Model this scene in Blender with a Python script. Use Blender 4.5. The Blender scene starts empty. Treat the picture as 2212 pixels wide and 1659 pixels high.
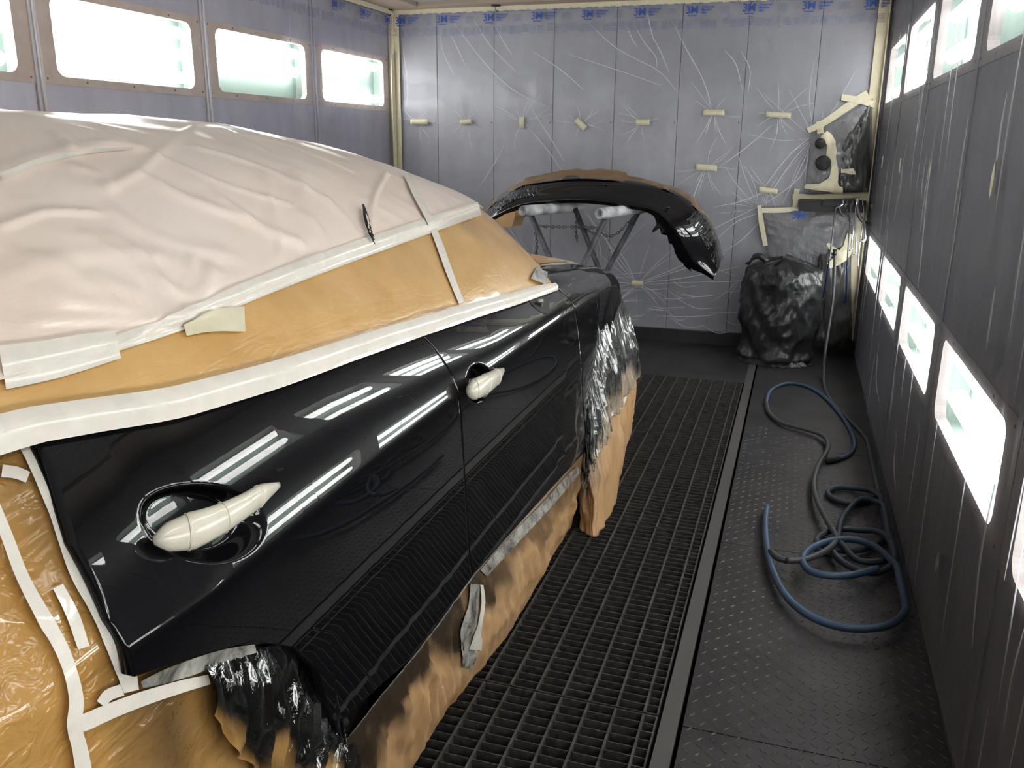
import bpy, bmesh, math, random
import numpy as np
from mathutils import Vector, Matrix
from mathutils.bvhtree import BVHTree
random.seed(7)
rng = np.random.default_rng(5)
SC = bpy.context.scene
COL = SC.collection

# ------------------------------------------------------------------ camera
CAM_R = np.array([[0.95127908, 0.3082391, 0.00753408],
                  [-0.08941711, 0.25240694, 0.96348083],
                  [-0.29508081, 0.91721284, -0.26767129]])
FPX = 1873.458; W, H, EYE = 2212, 1659, 1.45
cam = bpy.data.objects.new('camera', bpy.data.cameras.new('camera'))
COL.objects.link(cam)
cam.data.sensor_width = 36; cam.data.lens = FPX / W * 36; cam.data.clip_start = .02; cam.data.clip_end = 60
m = Matrix.Identity(4)
for i in range(3):
    m[i][0] = CAM_R[0][i]; m[i][1] = CAM_R[1][i]; m[i][2] = -CAM_R[2][i]
m[2][3] = EYE
cam.matrix_world = m
SC.camera = cam

# ------------------------------------------------------------------ world, exposure
wd = bpy.data.worlds.new('world'); SC.world = wd; wd.use_nodes = True
wd.node_tree.nodes['Background'].inputs[0].default_value = (.8, .85, 1, 1)
wd.node_tree.nodes['Background'].inputs[1].default_value = 0.0
SC.view_settings.view_transform = 'Standard'; SC.view_settings.look = 'None'
SC.view_settings.gamma = 1; SC.view_settings.use_curve_mapping = False
SC.view_settings.exposure = 0.0
TUBE = 20.0          # radiance of the fluorescent tubes behind the windows

# room in metres: x from XL to XR, back wall at YB, front wall behind the viewer at YF
XL, XR, YB, YF, ZC = -3.12, .485, 6.55, -2.6, 2.42

# ------------------------------------------------------------------ helpers
def at(px, py, ax, v):
    """point of the plane axis=v seen at a pixel of the photograph"""
    d = CAM_R.T @ np.array([(px - W / 2) / FPX, -(py - H / 2) / FPX, 1.0])
    o = np.array([0, 0, EYE]); t = (v - o[ax]) / d[ax]
    return o + d * t
def floor_at(px, py, z=0.0): return at(px, py, 2, z)
def ray(px, py):
    d = CAM_R.T @ np.array([(px - W / 2) / FPX, -(py - H / 2) / FPX, 1.0])
    return Vector((0, 0, EYE)), Vector(d).normalized()

def mat(name, col=(.5, .5, .5), rough=.5, metal=0, coat=0, emit=None, es=0, **k):
    m = bpy.data.materials.new(name); m.use_nodes = True
    b = m.node_tree.nodes['Principled BSDF']
    b.inputs['Base Color'].default_value = (*col, 1); b.inputs['Roughness'].default_value = rough
    b.inputs['Metallic'].default_value = metal; b.inputs['Coat Weight'].default_value = coat
    b.inputs['Coat Roughness'].default_value = k.get('cr', .03)
    if 'spec' in k: b.inputs['Specular IOR Level'].default_value = k['spec']
    if emit: b.inputs['Emission Color'].default_value = (*emit, 1); b.inputs['Emission Strength'].default_value = es
    return m
def nd(m, t, **k):
    n = m.node_tree.nodes.new(t)
    for a, v in k.items():
        if a.startswith('i_'): n.inputs[a[2:].replace('_', ' ')].default_value = v
        else: setattr(n, a, v)
    return n
def lk(m, a, b): m.node_tree.links.new(a, b)
def coords(m, scale=(1, 1, 1), rot=(0, 0, 0)):
    g = nd(m, 'ShaderNodeNewGeometry'); mp = nd(m, 'ShaderNodeMapping')
    mp.inputs['Scale'].default_value = scale; mp.inputs['Rotation'].default_value = rot
    lk(m, g.outputs['Position'], mp.inputs['Vector']); return mp.outputs[0]
def noise(m, sc, det=4, vec=None, rough=.55, dist=0):
    n = nd(m, 'ShaderNodeTexNoise'); n.inputs['Scale'].default_value = sc; n.inputs['Detail'].default_value = det
    n.inputs['Roughness'].default_value = rough; n.inputs['Distortion'].default_value = dist
    lk(m, vec if vec else coords(m), n.inputs['Vector']); return n.outputs['Fac']
def ramp(m, fac, stops):
    r = nd(m, 'ShaderNodeValToRGB'); e = r.color_ramp.elements
    while len(e) < len(stops): e.new(.5)
    for q, (p, c) in zip(e, stops):
        q.position = p; q.color = (*c, 1) if len(c) == 3 else c
    lk(m, fac, r.inputs[0]); return r.outputs[0]
def mix(m, f, a, b, mode='MIX'):
    n = nd(m, 'ShaderNodeMix', data_type='RGBA', blend_type=mode)
    for k, v in ((0, f), (6, a), (7, b)):
        if hasattr(v, 'links'): lk(m, v, n.inputs[k])
        elif k == 0: n.inputs[k].default_value = v
        else: n.inputs[k].default_value = (*v, 1)
    return n.outputs[2]
def base(m, sock): lk(m, sock, m.node_tree.nodes['Principled BSDF'].inputs['Base Color'])
def bump(m, h, strength=.3, dist=.01, chain=None):
    b = nd(m, 'ShaderNodeBump'); b.inputs['Strength'].default_value = strength; b.inputs['Distance'].default_value = dist
    lk(m, h, b.inputs['Height'])
    if chain: lk(m, chain, b.inputs['Normal'])
    p = m.node_tree.nodes.get('Principled BSDF')
    if p: lk(m, b.outputs[0], p.inputs['Normal'])
    return b.outputs[0]
def attr(m, name):
    a = nd(m, 'ShaderNodeAttribute', attribute_name=name); return a.outputs['Fac']
def see_through(m, amount):
    """lets a share of the light straight through a thin film (amount: number or socket)"""
    nt = m.node_tree; out = nt.nodes['Material Output']; p = nt.nodes['Principled BSDF']
    t = nd(m, 'ShaderNodeBsdfTransparent'); x = nd(m, 'ShaderNodeMixShader')
    if hasattr(amount, 'links'): lk(m, amount, x.inputs[0])
    else: x.inputs[0].default_value = amount
    lk(m, p.outputs[0], x.inputs[1]); lk(m, t.outputs[0], x.inputs[2]); lk(m, x.outputs[0], out.inputs[0])

def mesh_data(name, V, F, smooth=True, attrs=None):
    me = bpy.data.meshes.new(name)
    me.from_pydata([tuple(map(float, v)) for v in V], [], [tuple(int(i) for i in f) for f in F])
    if smooth: me.polygons.foreach_set('use_smooth', [True] * len(me.polygons))
    for k, a in (attrs or {}).items():
        at_ = me.attributes.new(k, 'FLOAT', 'POINT'); at_.data.foreach_set('value', np.asarray(a, dtype=np.float32).ravel())
    me.update(); return me
def link(name, me, m=None, parent=None, loc=None):
    o = bpy.data.objects.new(name, me); COL.objects.link(o)
    if m is not None and me is not None and not me.materials: me.materials.append(m)
    if parent: o.parent = parent
    if loc is not None: o.location = loc
    return o
def obj(name, V, F, m, parent=None, smooth=True, attrs=None, loc=None):
    return link(name, mesh_data(name, V, F, smooth, attrs), m, parent, loc)
def tag(o, label=None, cat=None, group=None, kind=None):
    if label: o['label'] = label
    if cat: o['category'] = cat
    if group: o['group'] = group
    if kind: o['kind'] = kind
    return o
def thing(name, label, cat, loc=(0, 0, 0), group=None):
    o = bpy.data.objects.new(name, None); COL.objects.link(o); o.location = loc; o.empty_display_size = .1
    return tag(o, label, cat, group)
def structure(name, loc=(0, 0, 0)):
    o = bpy.data.objects.new(name, None); COL.objects.link(o); o.location = loc; o['kind'] = 'structure'; return o
BOXF = [(0, 3, 2, 1), (4, 5, 6, 7), (0, 1, 5, 4), (1, 2, 6, 5), (2, 3, 7, 6), (3, 0, 4, 7)]
class MB:
    def __init__(s): s.V = []; s.F = []
    def add(s, V, F):
        n = len(s.V); s.V += [tuple(v) for v in V]; s.F += [tuple(i + n for i in f) for f in F]; return s
    def box(s, x0, x1, y0, y1, z0, z1):
        return s.add([(x0, y0, z0), (x1, y0, z0), (x1, y1, z0), (x0, y1, z0), (x0, y0, z1), (x1, y0, z1), (x1, y1, z1), (x0, y1, z1)], BOXF)
    def build(s, name, m, parent=None, smooth=False, loc=None, bevel=0):
        o = obj(name, s.V, s.F, m, parent, smooth, None, loc)
        if bevel:
            b = o.modifiers.new('bevel', 'BEVEL'); b.width = bevel; b.segments = 2; b.limit_method = 'ANGLE'
        return o
def catmull(P, n=8):
    P = [np.array(p, float) for p in P]; Q = [2 * P[0] - P[1]] + P + [2 * P[-1] - P[-2]]; out = []
    for i in range(1, len(Q) - 2):
        a, b, c, d = Q[i - 1:i + 3]
        for k in range(n):
            t = k / n
            out.append(.5 * (2 * b + (c - a) * t + (2 * a - 5 * b + 4 * c - d) * t * t + (-a + 3 * b - 3 * c + d) * t ** 3))
    out.append(P[-1]); return out
def tube(P, r, n=8, cap=True, flat=None):
    """swept tube; r number or list; flat = (up vector, factor) squashes the section"""
    P = [np.array(p, float) for p in P]; R = r if hasattr(r, '__len__') else [r] * len(P)
    V = []; F = []; u = None
    for i, p in enumerate(P):
        t = P[min(i + 1, len(P) - 1)] - P[max(i - 1, 0)]; t = t / (np.linalg.norm(t) + 1e-9)
        if u is None:
            h = np.array([0, 0, 1.]) if abs(t[2]) < .9 else np.array([1., 0, 0])
            if flat is not None: h = np.array(flat[0], float)
            u = np.cross(np.cross(t, h), t)
        if flat is not None: u = np.array(flat[0], float)
        u = u - t * (u @ t); u /= np.linalg.norm(u) + 1e-9; w = np.cross(t, u)
        fu = flat[1] if flat is not None else 1
        for k in range(n):
            a = 2 * math.pi * k / n; V.append(p + R[i] * (math.cos(a) * u * fu + math.sin(a) * w))
    for i in range(len(P) - 1):
        for k in range(n):
            a = i * n + k; b = i * n + (k + 1) % n; F.append((a, b, b + n, a + n))
    if cap: F.append(tuple(range(n))[::-1]); F.append(tuple(range((len(P) - 1) * n, len(P) * n)))
    return V, F
def lathe(prof, n=24, axis='z'):
    V = []; F = []
    for r, z in prof:
        for k in range(n):
            a = 2 * math.pi * k / n; V.append((r * math.cos(a), r * math.sin(a), z))
    for i in range(len(prof) - 1):
        for k in range(n):
            a = i * n + k; b = i * n + (k + 1) % n; F.append((a, b, b + n, a + n))
    if axis == 'x': V = [(v[2], v[0], v[1]) for v in V]
    if axis == 'y': V = [(v[0], v[2], v[1]) for v in V]
    return V, F
def gridf(nu, nv):   # faces of a (nu x nv) vertex grid, index u*nv+v
    return [(i * nv + j, (i + 1) * nv + j, (i + 1) * nv + j + 1, i * nv + j + 1) for i in range(nu - 1) for j in range(nv - 1)]
_T = rng.random((64, 64))
def vnoise(x, y):
    """smooth value noise in [-1,1], vectorised"""
    x = np.asarray(x, float); y = np.asarray(y, float)
    xi = np.floor(x).astype(int); yi = np.floor(y).astype(int); fx = x - xi; fy = y - yi
    fx = fx * fx * (3 - 2 * fx); fy = fy * fy * (3 - 2 * fy)
    g = lambda a, b: _T[a % 64, b % 64]
    return 2 * ((g(xi, yi) * (1 - fx) + g(xi + 1, yi) * fx) * (1 - fy) + (g(xi, yi + 1) * (1 - fx) + g(xi + 1, yi + 1) * fx) * fy) - 1
def ridged(x, y): return 1 - np.abs(vnoise(x, y)) * 2
def interp(x, pts):
    pts = sorted(pts); return np.interp(x, [p[0] for p in pts], [p[1] for p in pts])
def sstep(a, b, x):
    t = np.clip((np.asarray(x, float) - a) / (b - a), 0, 1); return t * t * (3 - 2 * t)

# ------------------------------------------------------------------ materials
M = {}
def wallmat(name, c0, c1, rough=.42):
    m = mat(name, c0, rough, .35)
    n1 = noise(m, 1.3, 5); n2 = noise(m, 9, 6, coords(m, (1, 1, .25)))
    c = ramp(m, n1, [(.3, c0), (.7, c1)])
    c = mix(m, .35, c, ramp(m, n2, [(.3, (.55, .55, .57)), (.7, (1, 1, 1))]), 'MULTIPLY')
    sp = noise(m, 55, 3); c = mix(m, ramp(m, sp, [(.70, (0, 0, 0)), (.76, (.6, .6, .6))]), c, (.06, .06, .065))
    base(m, c); bump(m, n2, .08, .004); return m
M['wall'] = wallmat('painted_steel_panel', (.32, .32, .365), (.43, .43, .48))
M['wall_l'] = wallmat('lavender_steel_panel', (.44, .43, .53), (.54, .53, .63))  # lighter copy, missing ceiling bounce put into its colour
M['wall_r'] = wallmat('shaded_steel_panel', (.12, .125, .15), (.165, .17, .20))  # darker copy, the right wall's weak light put into its colour
M['joint'] = mat('dark_joint', (.03, .03, .033), .8)
M['post'] = mat('pale_post', (.50, .50, .54), .45)
M['frame'] = mat('beige_frame', (.46, .39, .36), .5)
base(M['frame'], ramp(M['frame'], noise(M['frame'], 14, 5), [(.3, (.44, .36, .33)), (.7, (.52, .45, .42))]))
M['reflector'] = mat('lamp_box_green_grey', (.19, .255, .225), .6)
M['tube'] = mat('lit_tube', (1, 1, 1), .5, emit=(1, .985, .965), es=TUBE)
M['screw'] = mat('screw_steel', (.16, .14, .13), .4, .8)
m = mat('window_glass', (.8, .95, .9), .05); see_through(m, .9); M['glass'] = m
m = mat('dark_floor_steel', (.05, .048, .048), .48, .55)
n = noise(m, 5, 6); base(m, ramp(m, n, [(.3, (.035, .033, .035)), (.7, (.062, .058, .060))])); bump(m, noise(m, 120, 3), .12, .002)
M['floor'] = m
M['channel'] = mat('channel_steel', (.12, .115, .11), .5, .5)
m = mat('grate_steel', (.15, .145, .14), .5, .7)
base(m, ramp(m, noise(m, 40, 4), [(.3, (.06, .058, .056)), (.7, (.15, .145, .14))])); M['grate'] = m
m = mat('black_filter', (.012, .012, .014), .9); bump(m, noise(m, 300, 3), 1, .01); M['filter'] = m
m = mat('ceiling_filter', (.42, .43, .42), .9)
wv = nd(m, 'ShaderNodeTexWave', bands_direction='X'); wv.inputs['Scale'].default_value = 28; lk(m, coords(m), wv.inputs[0])
base(m, ramp(m, wv.outputs[0], [(0, (.30, .31, .31)), (1, (.5, .51, .5))])); bump(m, wv.outputs[0], .6, .01); M['ceil'] = m
M['trimbrown'] = mat('taupe_trim', (.34, .27, .22), .5)
def tapemat(name, c, rough=.55, coat=0):
    m = mat(name, c, rough, 0, coat)
    n = noise(m, 30, 4); base(m, ramp(m, n, [(.25, tuple(x * .86 for x in c)), (.75, c)])); bump(m, noise(m, 260, 2), .25, .002); return m
M['tape'] = tapemat('cream_masking_tape', (.74, .68, .50))
M['tapewhite'] = tapemat('white_masking_tape', (.84, .78, .70), .4, .5)
M['tapedirty'] = tapemat('grey_sprayed_tape', (.42, .41, .38), .3, .6)
base(M['tapedirty'], ramp(M['tapedirty'], noise(M['tapedirty'], 22, 5, None, .65, .6), [(.36, (.06, .058, .055)), (.5, (.30, .29, .26)), (.66, (.52, .50, .45))]))

# ------------------------------------------------------------------ floor, walls, ceiling
# floor: smooth plates, checker plates on the right, grating over a black pit
flo = structure('floor')
GX0, GX1 = -1.226, -.226
SEAM = [-.333, .83, 1.993, 3.156, 4.319, 5.482]
def plate(x0, x1, y0, y1, name='plate'):
    return MB().box(x0 + .002, x1 - .002, y0 + .002, y1 - .002, -.012, 0).build(name, M['floor'], flo)
for a, b in zip([YF] + SEAM + [YB - .0], SEAM + [YB]):
    if b - a > .01 and a >= SEAM[-1] - .01 or a < SEAM[0]:
        plate(GX0, GX1 + .02, a, b)
XS = [XL, -2.2, GX0 - .045]
for x0, x1 in zip(XS[:-1], XS[1:]):
    for a, b in zip([YF] + SEAM, SEAM + [YB]): plate(x0, x1, a, b)
PLX = -.165
for a, b in zip([YF, -.49, .73, 1.97, 3.104, 4.30], [-.49, .73, 1.97, 3.104, 4.30, YB]): plate(PLX, XR, a, b, 'checker_plate')
for x0, x1 in ((GX1 + .002, PLX - .006), (GX0 - .045, GX0 - .002)):
    MB().box(x0 + .004, x1 - .004, YF, YB, -.02, .001).build('edge_channel', M['channel'], flo)
MB().box(XL, XR, YF, YB, -.2, -.19).build('sub_floor', M['filter'], flo)
MB().box(GX0, GX1, SEAM[0], SEAM[-1], -.075, -.07).build('filter_mat', M['filter'], flo)
mb = MB()     # raised treads of the checker plates
for i in range(21):
    for j in range(170):
        x = PLX + .02 + i * .0305; y = .35 + j * .0305
        if x > XR - .01: continue
        fade = 1 if y < 3.9 else (.5 if y < 4.6 else 0)
        if fade < 1 and random.random() > fade: continue
        a = math.radians(52 if (i + j) % 2 else -38); c, s = math.cos(a), math.sin(a)
        l, w, h = .0125, .0034, .0016 * (fade if fade else 1)
        P = [(-l, 0, 0), (0, -w, 0), (l, 0, 0), (0, w, 0), (-l * .6, 0, h), (0, -w * .4, h), (l * .6, 0, h), (0, w * .4, h)]
        mb.add([(x + px * c - py * s, y + px * s + py * c, pz) for px, py, pz in P], [(4, 5, 6, 7), (0, 1, 5, 4), (1, 2, 6, 5), (2, 3, 7, 6), (3, 0, 4, 7)])
M['tread'] = mat('worn_tread', (.10, .092, .085), .38, .6)
tag(mb.build('raised_tread', M['tread'], flo), kind='stuff')
# grating panels: long bars run away from the viewer, thin slats across
bar_me = {}
for k, (a, b) in enumerate(zip(SEAM[:-1], SEAM[1:])):
    if b < .9: continue
    ln = b - a - .008; lab = ['', 'steel floor grating section nearest the viewer, beside the rear wheel masking',
        'steel floor grating section beside the torn white tape of the sill paper',
        'steel floor grating section alongside the front wheel masking paper', 'steel floor grating section farthest from the viewer, by the smooth floor plates'][k]
    g = thing('floor_grating', lab, 'grating', ((GX0 + GX1) / 2, a + .004, 0), 'floor grating sections')
    hw = (GX1 - GX0) / 2 - .004
    sh = .0745; xs = [hw - .002, -hw + .002]; x = hw - .037
    while x > -hw + .01: xs.append(x); x -= sh
    for i, x in enumerate(xs):
        wid = .0022 if i < 2 else .0032
        if wid not in bar_me: bar_me[wid] = mesh_data('bar', *(lambda q: (q.V, q.F))(MB().box(-wid, wid, 0, ln, -.03, .0)), smooth=False)
        link('bearing_bar', bar_me[wid], M['grate'], g, (x, 0, .001 if i > 1 else 0))
    ns = 34
    if 's' not in bar_me: bar_me['s'] = mesh_data('slat', *(lambda q: (q.V, q.F))(MB().box(-hw, hw, -.0013, .0013, -.028, 0)), smooth=False)
    for i in range(ns + 1):
        link('cross_slat', bar_me['s'], M['grate'], g, (0, .0013 + (ln - .0026) * i / ns, -.0005))

# window modules shared by both side walls
MOD = 1.137
mods = [(6.40 - MOD * k - .93, 6.40 - MOD * k) for k in range(8)]     # glass extents in y
UP, LO = (1.715, 2.045), (.61, .865)
def side_wall(name, x, out, matw):
    w = structure(name)
    for k in range(8):
        y1 = mods[k][1] + .035 if k else YB; y0 = mods[k][0] - .172 + .07
        y1 = (mods[k][1] + .105) if k else YB; y0 = mods[k][1] + .105 - MOD
        g0, g1 = mods[k]
        mb = MB(); g = .0015
        ya, yb = y0 + g, y1 - g
        def bx(a, b, c, d): mb.box(min(x, x + out * .028), max(x, x + out * .028), a, b, c, d)
        bx(ya, yb, 0, LO[0] - .004); bx(ya, yb, LO[1] + .004, UP[0] - .004); bx(ya, yb, UP[1] + .004, ZC + .05)
        for z0, z1 in (LO, UP): bx(ya, g0 - .004, z0 - .004, z1 + .004); bx(g1 + .004, yb, z0 - .004, z1 + .004)
        mb.build('wall_panel', matw, w)
    MB().box(min(x + out * .03, x + out * .05), max(x + out * .03, x + out * .05), YF, YB, 0, LO[0] - .05).build('backing', M['joint'], w)
    return w
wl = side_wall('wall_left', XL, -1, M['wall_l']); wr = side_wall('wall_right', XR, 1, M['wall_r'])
for k in range(7):
    y = mods[k][0] - .1035
    mb = MB().box(XL, XL + .012, y - .022, y + .022, 0, ZC).box(XL + .012, XL + .024, y - .007, y + .007, 0, ZC)
    mb.build('joint_post', M['post'] if k else M['wall_l'], wl, bevel=.003)
    MB().box(XR - .005, XR, y - .02, y + .02, 0, ZC).build('joint_post', M['wall_r'], wr)
def rrect(y0, y1, z0, z1, r, n=6):
    P = []
    for cy, cz, a0 in ((y1 - r, z1 - r, 0), (y0 + r, z1 - r, 90), (y0 + r, z0 + r, 180), (y1 - r, z0 + r, 270)):
        for i in range(n + 1):
            a = math.radians(a0 + 90 * i / n); P.append((cy + r * math.cos(a), cz + r * math.sin(a)))
    return P
# which tubes burn behind which window (heights as fractions) - as the photograph shows
wn = 0
TZ = {('L', 'u', 0): (.86, .16), ('L', 'u', 1): (.84, .50), ('L', 'u', 2): (.84, .52, .17), ('L', 'u', 3): (.84, .52, .17),
      ('R', 'u', 0): (.75, .2), ('R', 'u', 1): (.85, .52, .16), ('R', 'u', 2): (.72, .26), ('R', 'u', 3): (.8, .4)}
def window(side, lvl, k):
    global wn
    x, s = (XL, 1) if side == 'L' else (XR, -1)     # s points into the room
    z0, z1 = UP if lvl == 'u' else LO
    g0, g1 = mods[k]; wn += 1
    w = structure('window_%d' % wn, (x, (g0 + g1) / 2, z0))
    w['label'] = 'side window in the %s row of the %s wall' % ({'u': 'upper', 'l': 'lower'}[lvl], {'L': 'left', 'R': 'right'}[side])
    oy = (g0 + g1) / 2; hy = (g1 - g0) / 2; h = z1 - z0
    inn = rrect(-hy, hy, 0, h, .045); out = []
    mg_y, lo, hi = .088, .035, .035
    for (a, b) in inn:
        t = min(((hy + mg_y) / abs(a)) if abs(a) > 1e-6 else 9, ((h / 2 + lo) / abs(b - h / 2)) if abs(b - h / 2) > 1e-6 else 9)
        out.append((a * t, h / 2 + (b - h / 2) * t))
    n = len(inn); T = .004
    corners = [(hy + mg_y, h + hi), (-hy - mg_y, h + hi), (-hy - mg_y, -lo), (hy + mg_y, -lo)]
    V = [(s * T, a, b) for a, b in inn] + [(s * T, a, b) for a, b in out] + [(-s * .03, a, b) for a, b in inn] + [(0, a, b) for a, b in out]
    F = []
    for i in range(n):
        j = (i + 1) % n
        F += [(i, j, n + j, n + i), (i, 2 * n + i, 2 * n + j, j), (n + i, n + j, 3 * n + j, 3 * n + i)]
        for c in corners:      # square the outer corners
            (a0, b0), (a1, b1) = out[i], out[j]
            if abs(abs(a0) - abs(c[0])) + abs(b1 - c[1]) < 1e-6 or (abs(a1 - c[0]) < 1e-6 and abs(b0 - c[1]) < 1e-6):
                if abs(a0 - a1) > 1e-6 and abs(b0 - b1) > 1e-6 and a0 * c[0] > 0 and (b0 - h / 2) * (c[1] - h / 2) > 0:
                    V.append((s * T, c[0], c[1])); F.append((n + i, n + j, len(V) - 1))
    obj('window_frame', V, F, M['frame'] if side == 'L' else M['frame_r'], w, False)
    obj('glass', [(-s * .012, -hy, 0), (-s * .012, hy, 0), (-s * .012, hy, h), (-s * .012, -hy, h)], [(0, 1, 2, 3)], M['glass'], w, False)
    D = .10; a, b = hy + .04, .03
    X = -s * D
    V = [(X, -a, -b), (X, a, -b), (X, a, h + b), (X, -a, h + b), (-s * .031, -a, -b), (-s * .031, a, -b), (-s * .031, a, h + b), (-s * .031, -a, h + b)]
    obj('lamp_box', V, [(0, 1, 2, 3), (0, 4, 5, 1), (1, 5, 6, 2), (2, 6, 7, 3), (3, 7, 4, 0)], M['reflector'], w, False)
    fr = () if (side, lvl) == ('L', 'l') else TZ.get((side, lvl, k), (.8, .4) if lvl == 'u' else (.76, .27))  # lower left row left without tubes to keep the lower back wall dark
    for f in fr:
        v, fc = tube([(-s * .055, -hy + .03, h * f), (-s * .055, hy - .03, h * f)], .030, 12)
        obj('fluorescent_tube', v, fc, M['tube'], w)
    for a_, b_ in ((-hy - .06, -.012), (hy + .06, -.012), (-hy - .06, h + .012), (hy + .06, h + .012), (-.3, -.016), (0, -.016), (.3, -.016), (-.3, h + .016), (.3, h + .016)):
        if 'screw' not in bar_me: bar_me['screw'] = mesh_data('screw', *lathe([(0, .003), (.004, .002), (.005, 0)], 8, 'x'))
        o = link('screw', bar_me['screw'], M['screw'], w, (s * T, a_, b_))
        if s < 0: o.rotation_euler = (0, 0, math.pi)
    return w
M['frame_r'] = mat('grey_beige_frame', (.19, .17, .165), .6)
for k in range(8):
    for side in 'LR':
        for lvl in 'ul':
            window(side, lvl, k)

# back wall: upright panels with dark joints, screws
wb = structure('wall_back')
JX = [XL, -2.732, -2.269, -1.804, -1.34, -.878, -.427, .047, XR]
for a, b in zip(JX[:-1], JX[1:]):
    MB().box(a + .0025, b - .0025, YB, YB + .02, .0, ZC + .05).build('wall_panel', M['wall'], wb, bevel=.002)
    for z in (.98, 1.60):
        v, f = lathe([(0, -.003), (.005, -.002), (.006, 0)], 8, 'y'); obj('screw', v, f, M['screw'], wb, loc=(b - .02, YB, z))
MB().box(XL - .05, XR + .05, YB + .015, YB + .04, 0, ZC + .1).build('backing', M['joint'], wb)
MB().box(XL, XR, YB - .012, YB - .001, 0, .1).build('kick_strip', M['floor'], wb)
wf = structure('wall_front')
MB().box(XL, XR, YF - .04, YF, 0, ZC + .05).build('door_panel', M['wall_r'], wf)
# ceiling: ribbed filter fields in a taupe frame
ce = structure('ceiling')
MB().box(XL + .3, XR - .3, YF, YB - .16, ZC + .03, ZC + .05).build('filter_field', M['ceil'], ce)
mb = MB().box(XL, XL + .3, YF, YB, ZC, ZC + .05).box(XR - .3, XR, YF, YB, ZC, ZC + .05).box(XL + .3, XR - .3, YB - .16, YB, ZC, ZC + .05)
mb.build('ceiling_frame', M['trimbrown'], ce, bevel=.004)

# ------------------------------------------------------------------ clear masking film over the back wall and the side walls
def filmmat(name, col, through, rough=.12, wr=.25, sc=(1, 1, 1), dist=.006, spec=.5):
    m = mat(name, col, rough, spec=spec)
    n = noise(m, 6, 5, coords(m, sc), .6, .6)
    bump(m, n, wr, dist)
    f = ramp(m, noise(m, 2.2, 6, coords(m, sc), .6, 1.2), [(.35, (through + .06,) * 3), (.65, (through - .08,) * 3)])
    see_through(m, f); return m
M['film'] = filmmat('clear_masking_film', (.62, .62, .68), .82)
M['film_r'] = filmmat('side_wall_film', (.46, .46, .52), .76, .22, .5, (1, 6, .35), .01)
M['fold'] = mat('film_fold', (.82, .82, .88), .2); see_through(M['fold'], .3)
M['fold_r'] = mat('film_fold_grey', (.60, .60, .65), .2); see_through(M['fold_r'], .5)  # folds brightened, sheen streaks of the side film painted into their colour
M['ink'] = mat('blue_ink', (.025, .085, .42), .5); see_through(M['ink'], .12)
M['inkpale'] = mat('pale_blue_ink', (.13, .18, .42), .5); see_through(M['inkpale'], .68)

def sheet_yz(name, x, y0, y1, z0, z1, s, m, parent=None, amp=.004, st=.03):
    ny = int((y1 - y0) / st) + 2; nz = int((z1 - z0) / st) + 2
    Y, Z = np.meshgrid(np.linspace(y0, y1, ny), np.linspace(z0, z1, nz), indexing='ij')
    X = x + s * amp * (vnoise(Y * 9, Z * 1.2) + .6 * vnoise(Y * 21 + 7, Z * 2.5 + 3))
    return obj(name, np.stack([X, Y, Z], -1).reshape(-1, 3), gridf(ny, nz), m, parent)
FY = YB - .022     # back film plane
bf = thing('masking_film', 'clear printed plastic masking film hung over the whole back wall', 'plastic film', (0, FY, 0))
nx, nz = 150, 100
X, Z = np.meshgrid(np.linspace(XL + .03, XR - .02, nx), np.linspace(.10, 2.385, nz), indexing='ij')
Y = .006 * vnoise(X * 3 + Z, Z * 2.3) + .004 * vnoise(X * 11, Z * 4)
low = sstep(.75, .1, Z); Y = Y - low * (.014 * ridged(X * 1.3 + Z * 2, Z * 9) + .01)
Y = Y - (Z < .2) * .02 * (.2 - Z) / .1
obj('film_sheet', np.stack([X, np.minimum(Y, .012), Z], -1).reshape(-1, 3), gridf(nx, nz), M['film'], bf)

_fonts = {}
def text_mesh(body, size, m, shear=0, bold=0.0, align='LEFT', space=1.0):
    key = (body, size, m.name, shear, bold)
    if key in _fonts: return _fonts[key]
    c = bpy.data.curves.new('lettering', 'FONT'); c.body = body; c.size = size; c.shear = shear; c.offset = bold; c.align_x = align
    c.space_line = space; c.resolution_u = 3; c.space_character = .92
    t = bpy.data.objects.new('lettering', c); COL.objects.link(t)
    dg = bpy.context.evaluated_depsgraph_get(); me = bpy.data.meshes.new_from_object(t.evaluated_get(dg))
    bpy.data.objects.remove(t); me.materials.clear(); me.materials.append(m); _fonts[key] = me; return me
def fine_print(w, h, rows, seed):
    r = random.Random(seed); mb = MB()
    for i in range(rows):
        z = h * (1 - (i + .5) / rows); x = 0 if r.random() > .25 else w * .06; end = w * (.85 + .15 * r.random())
        while x < end:
            L = min(w * (.08 + .2 * r.random()), end - x); t = h / rows * .33
            mb.add([(x, 0, z - t), (x + L, 0, z - t), (x + L, 0, z + t), (x, 0, z + t)], [(0, 1, 2, 3)]); x += L + w * .025
    return mb
blocks = [fine_print(.06, .05, 6, s) for s in range(4)]
for i, b in enumerate(blocks): blocks[i] = mesh_data('fine_print', b.V, b.F, False); blocks[i].materials.append(M['inkpale'])
RX = Matrix.Rotation(math.pi / 2, 4, 'X')
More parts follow.
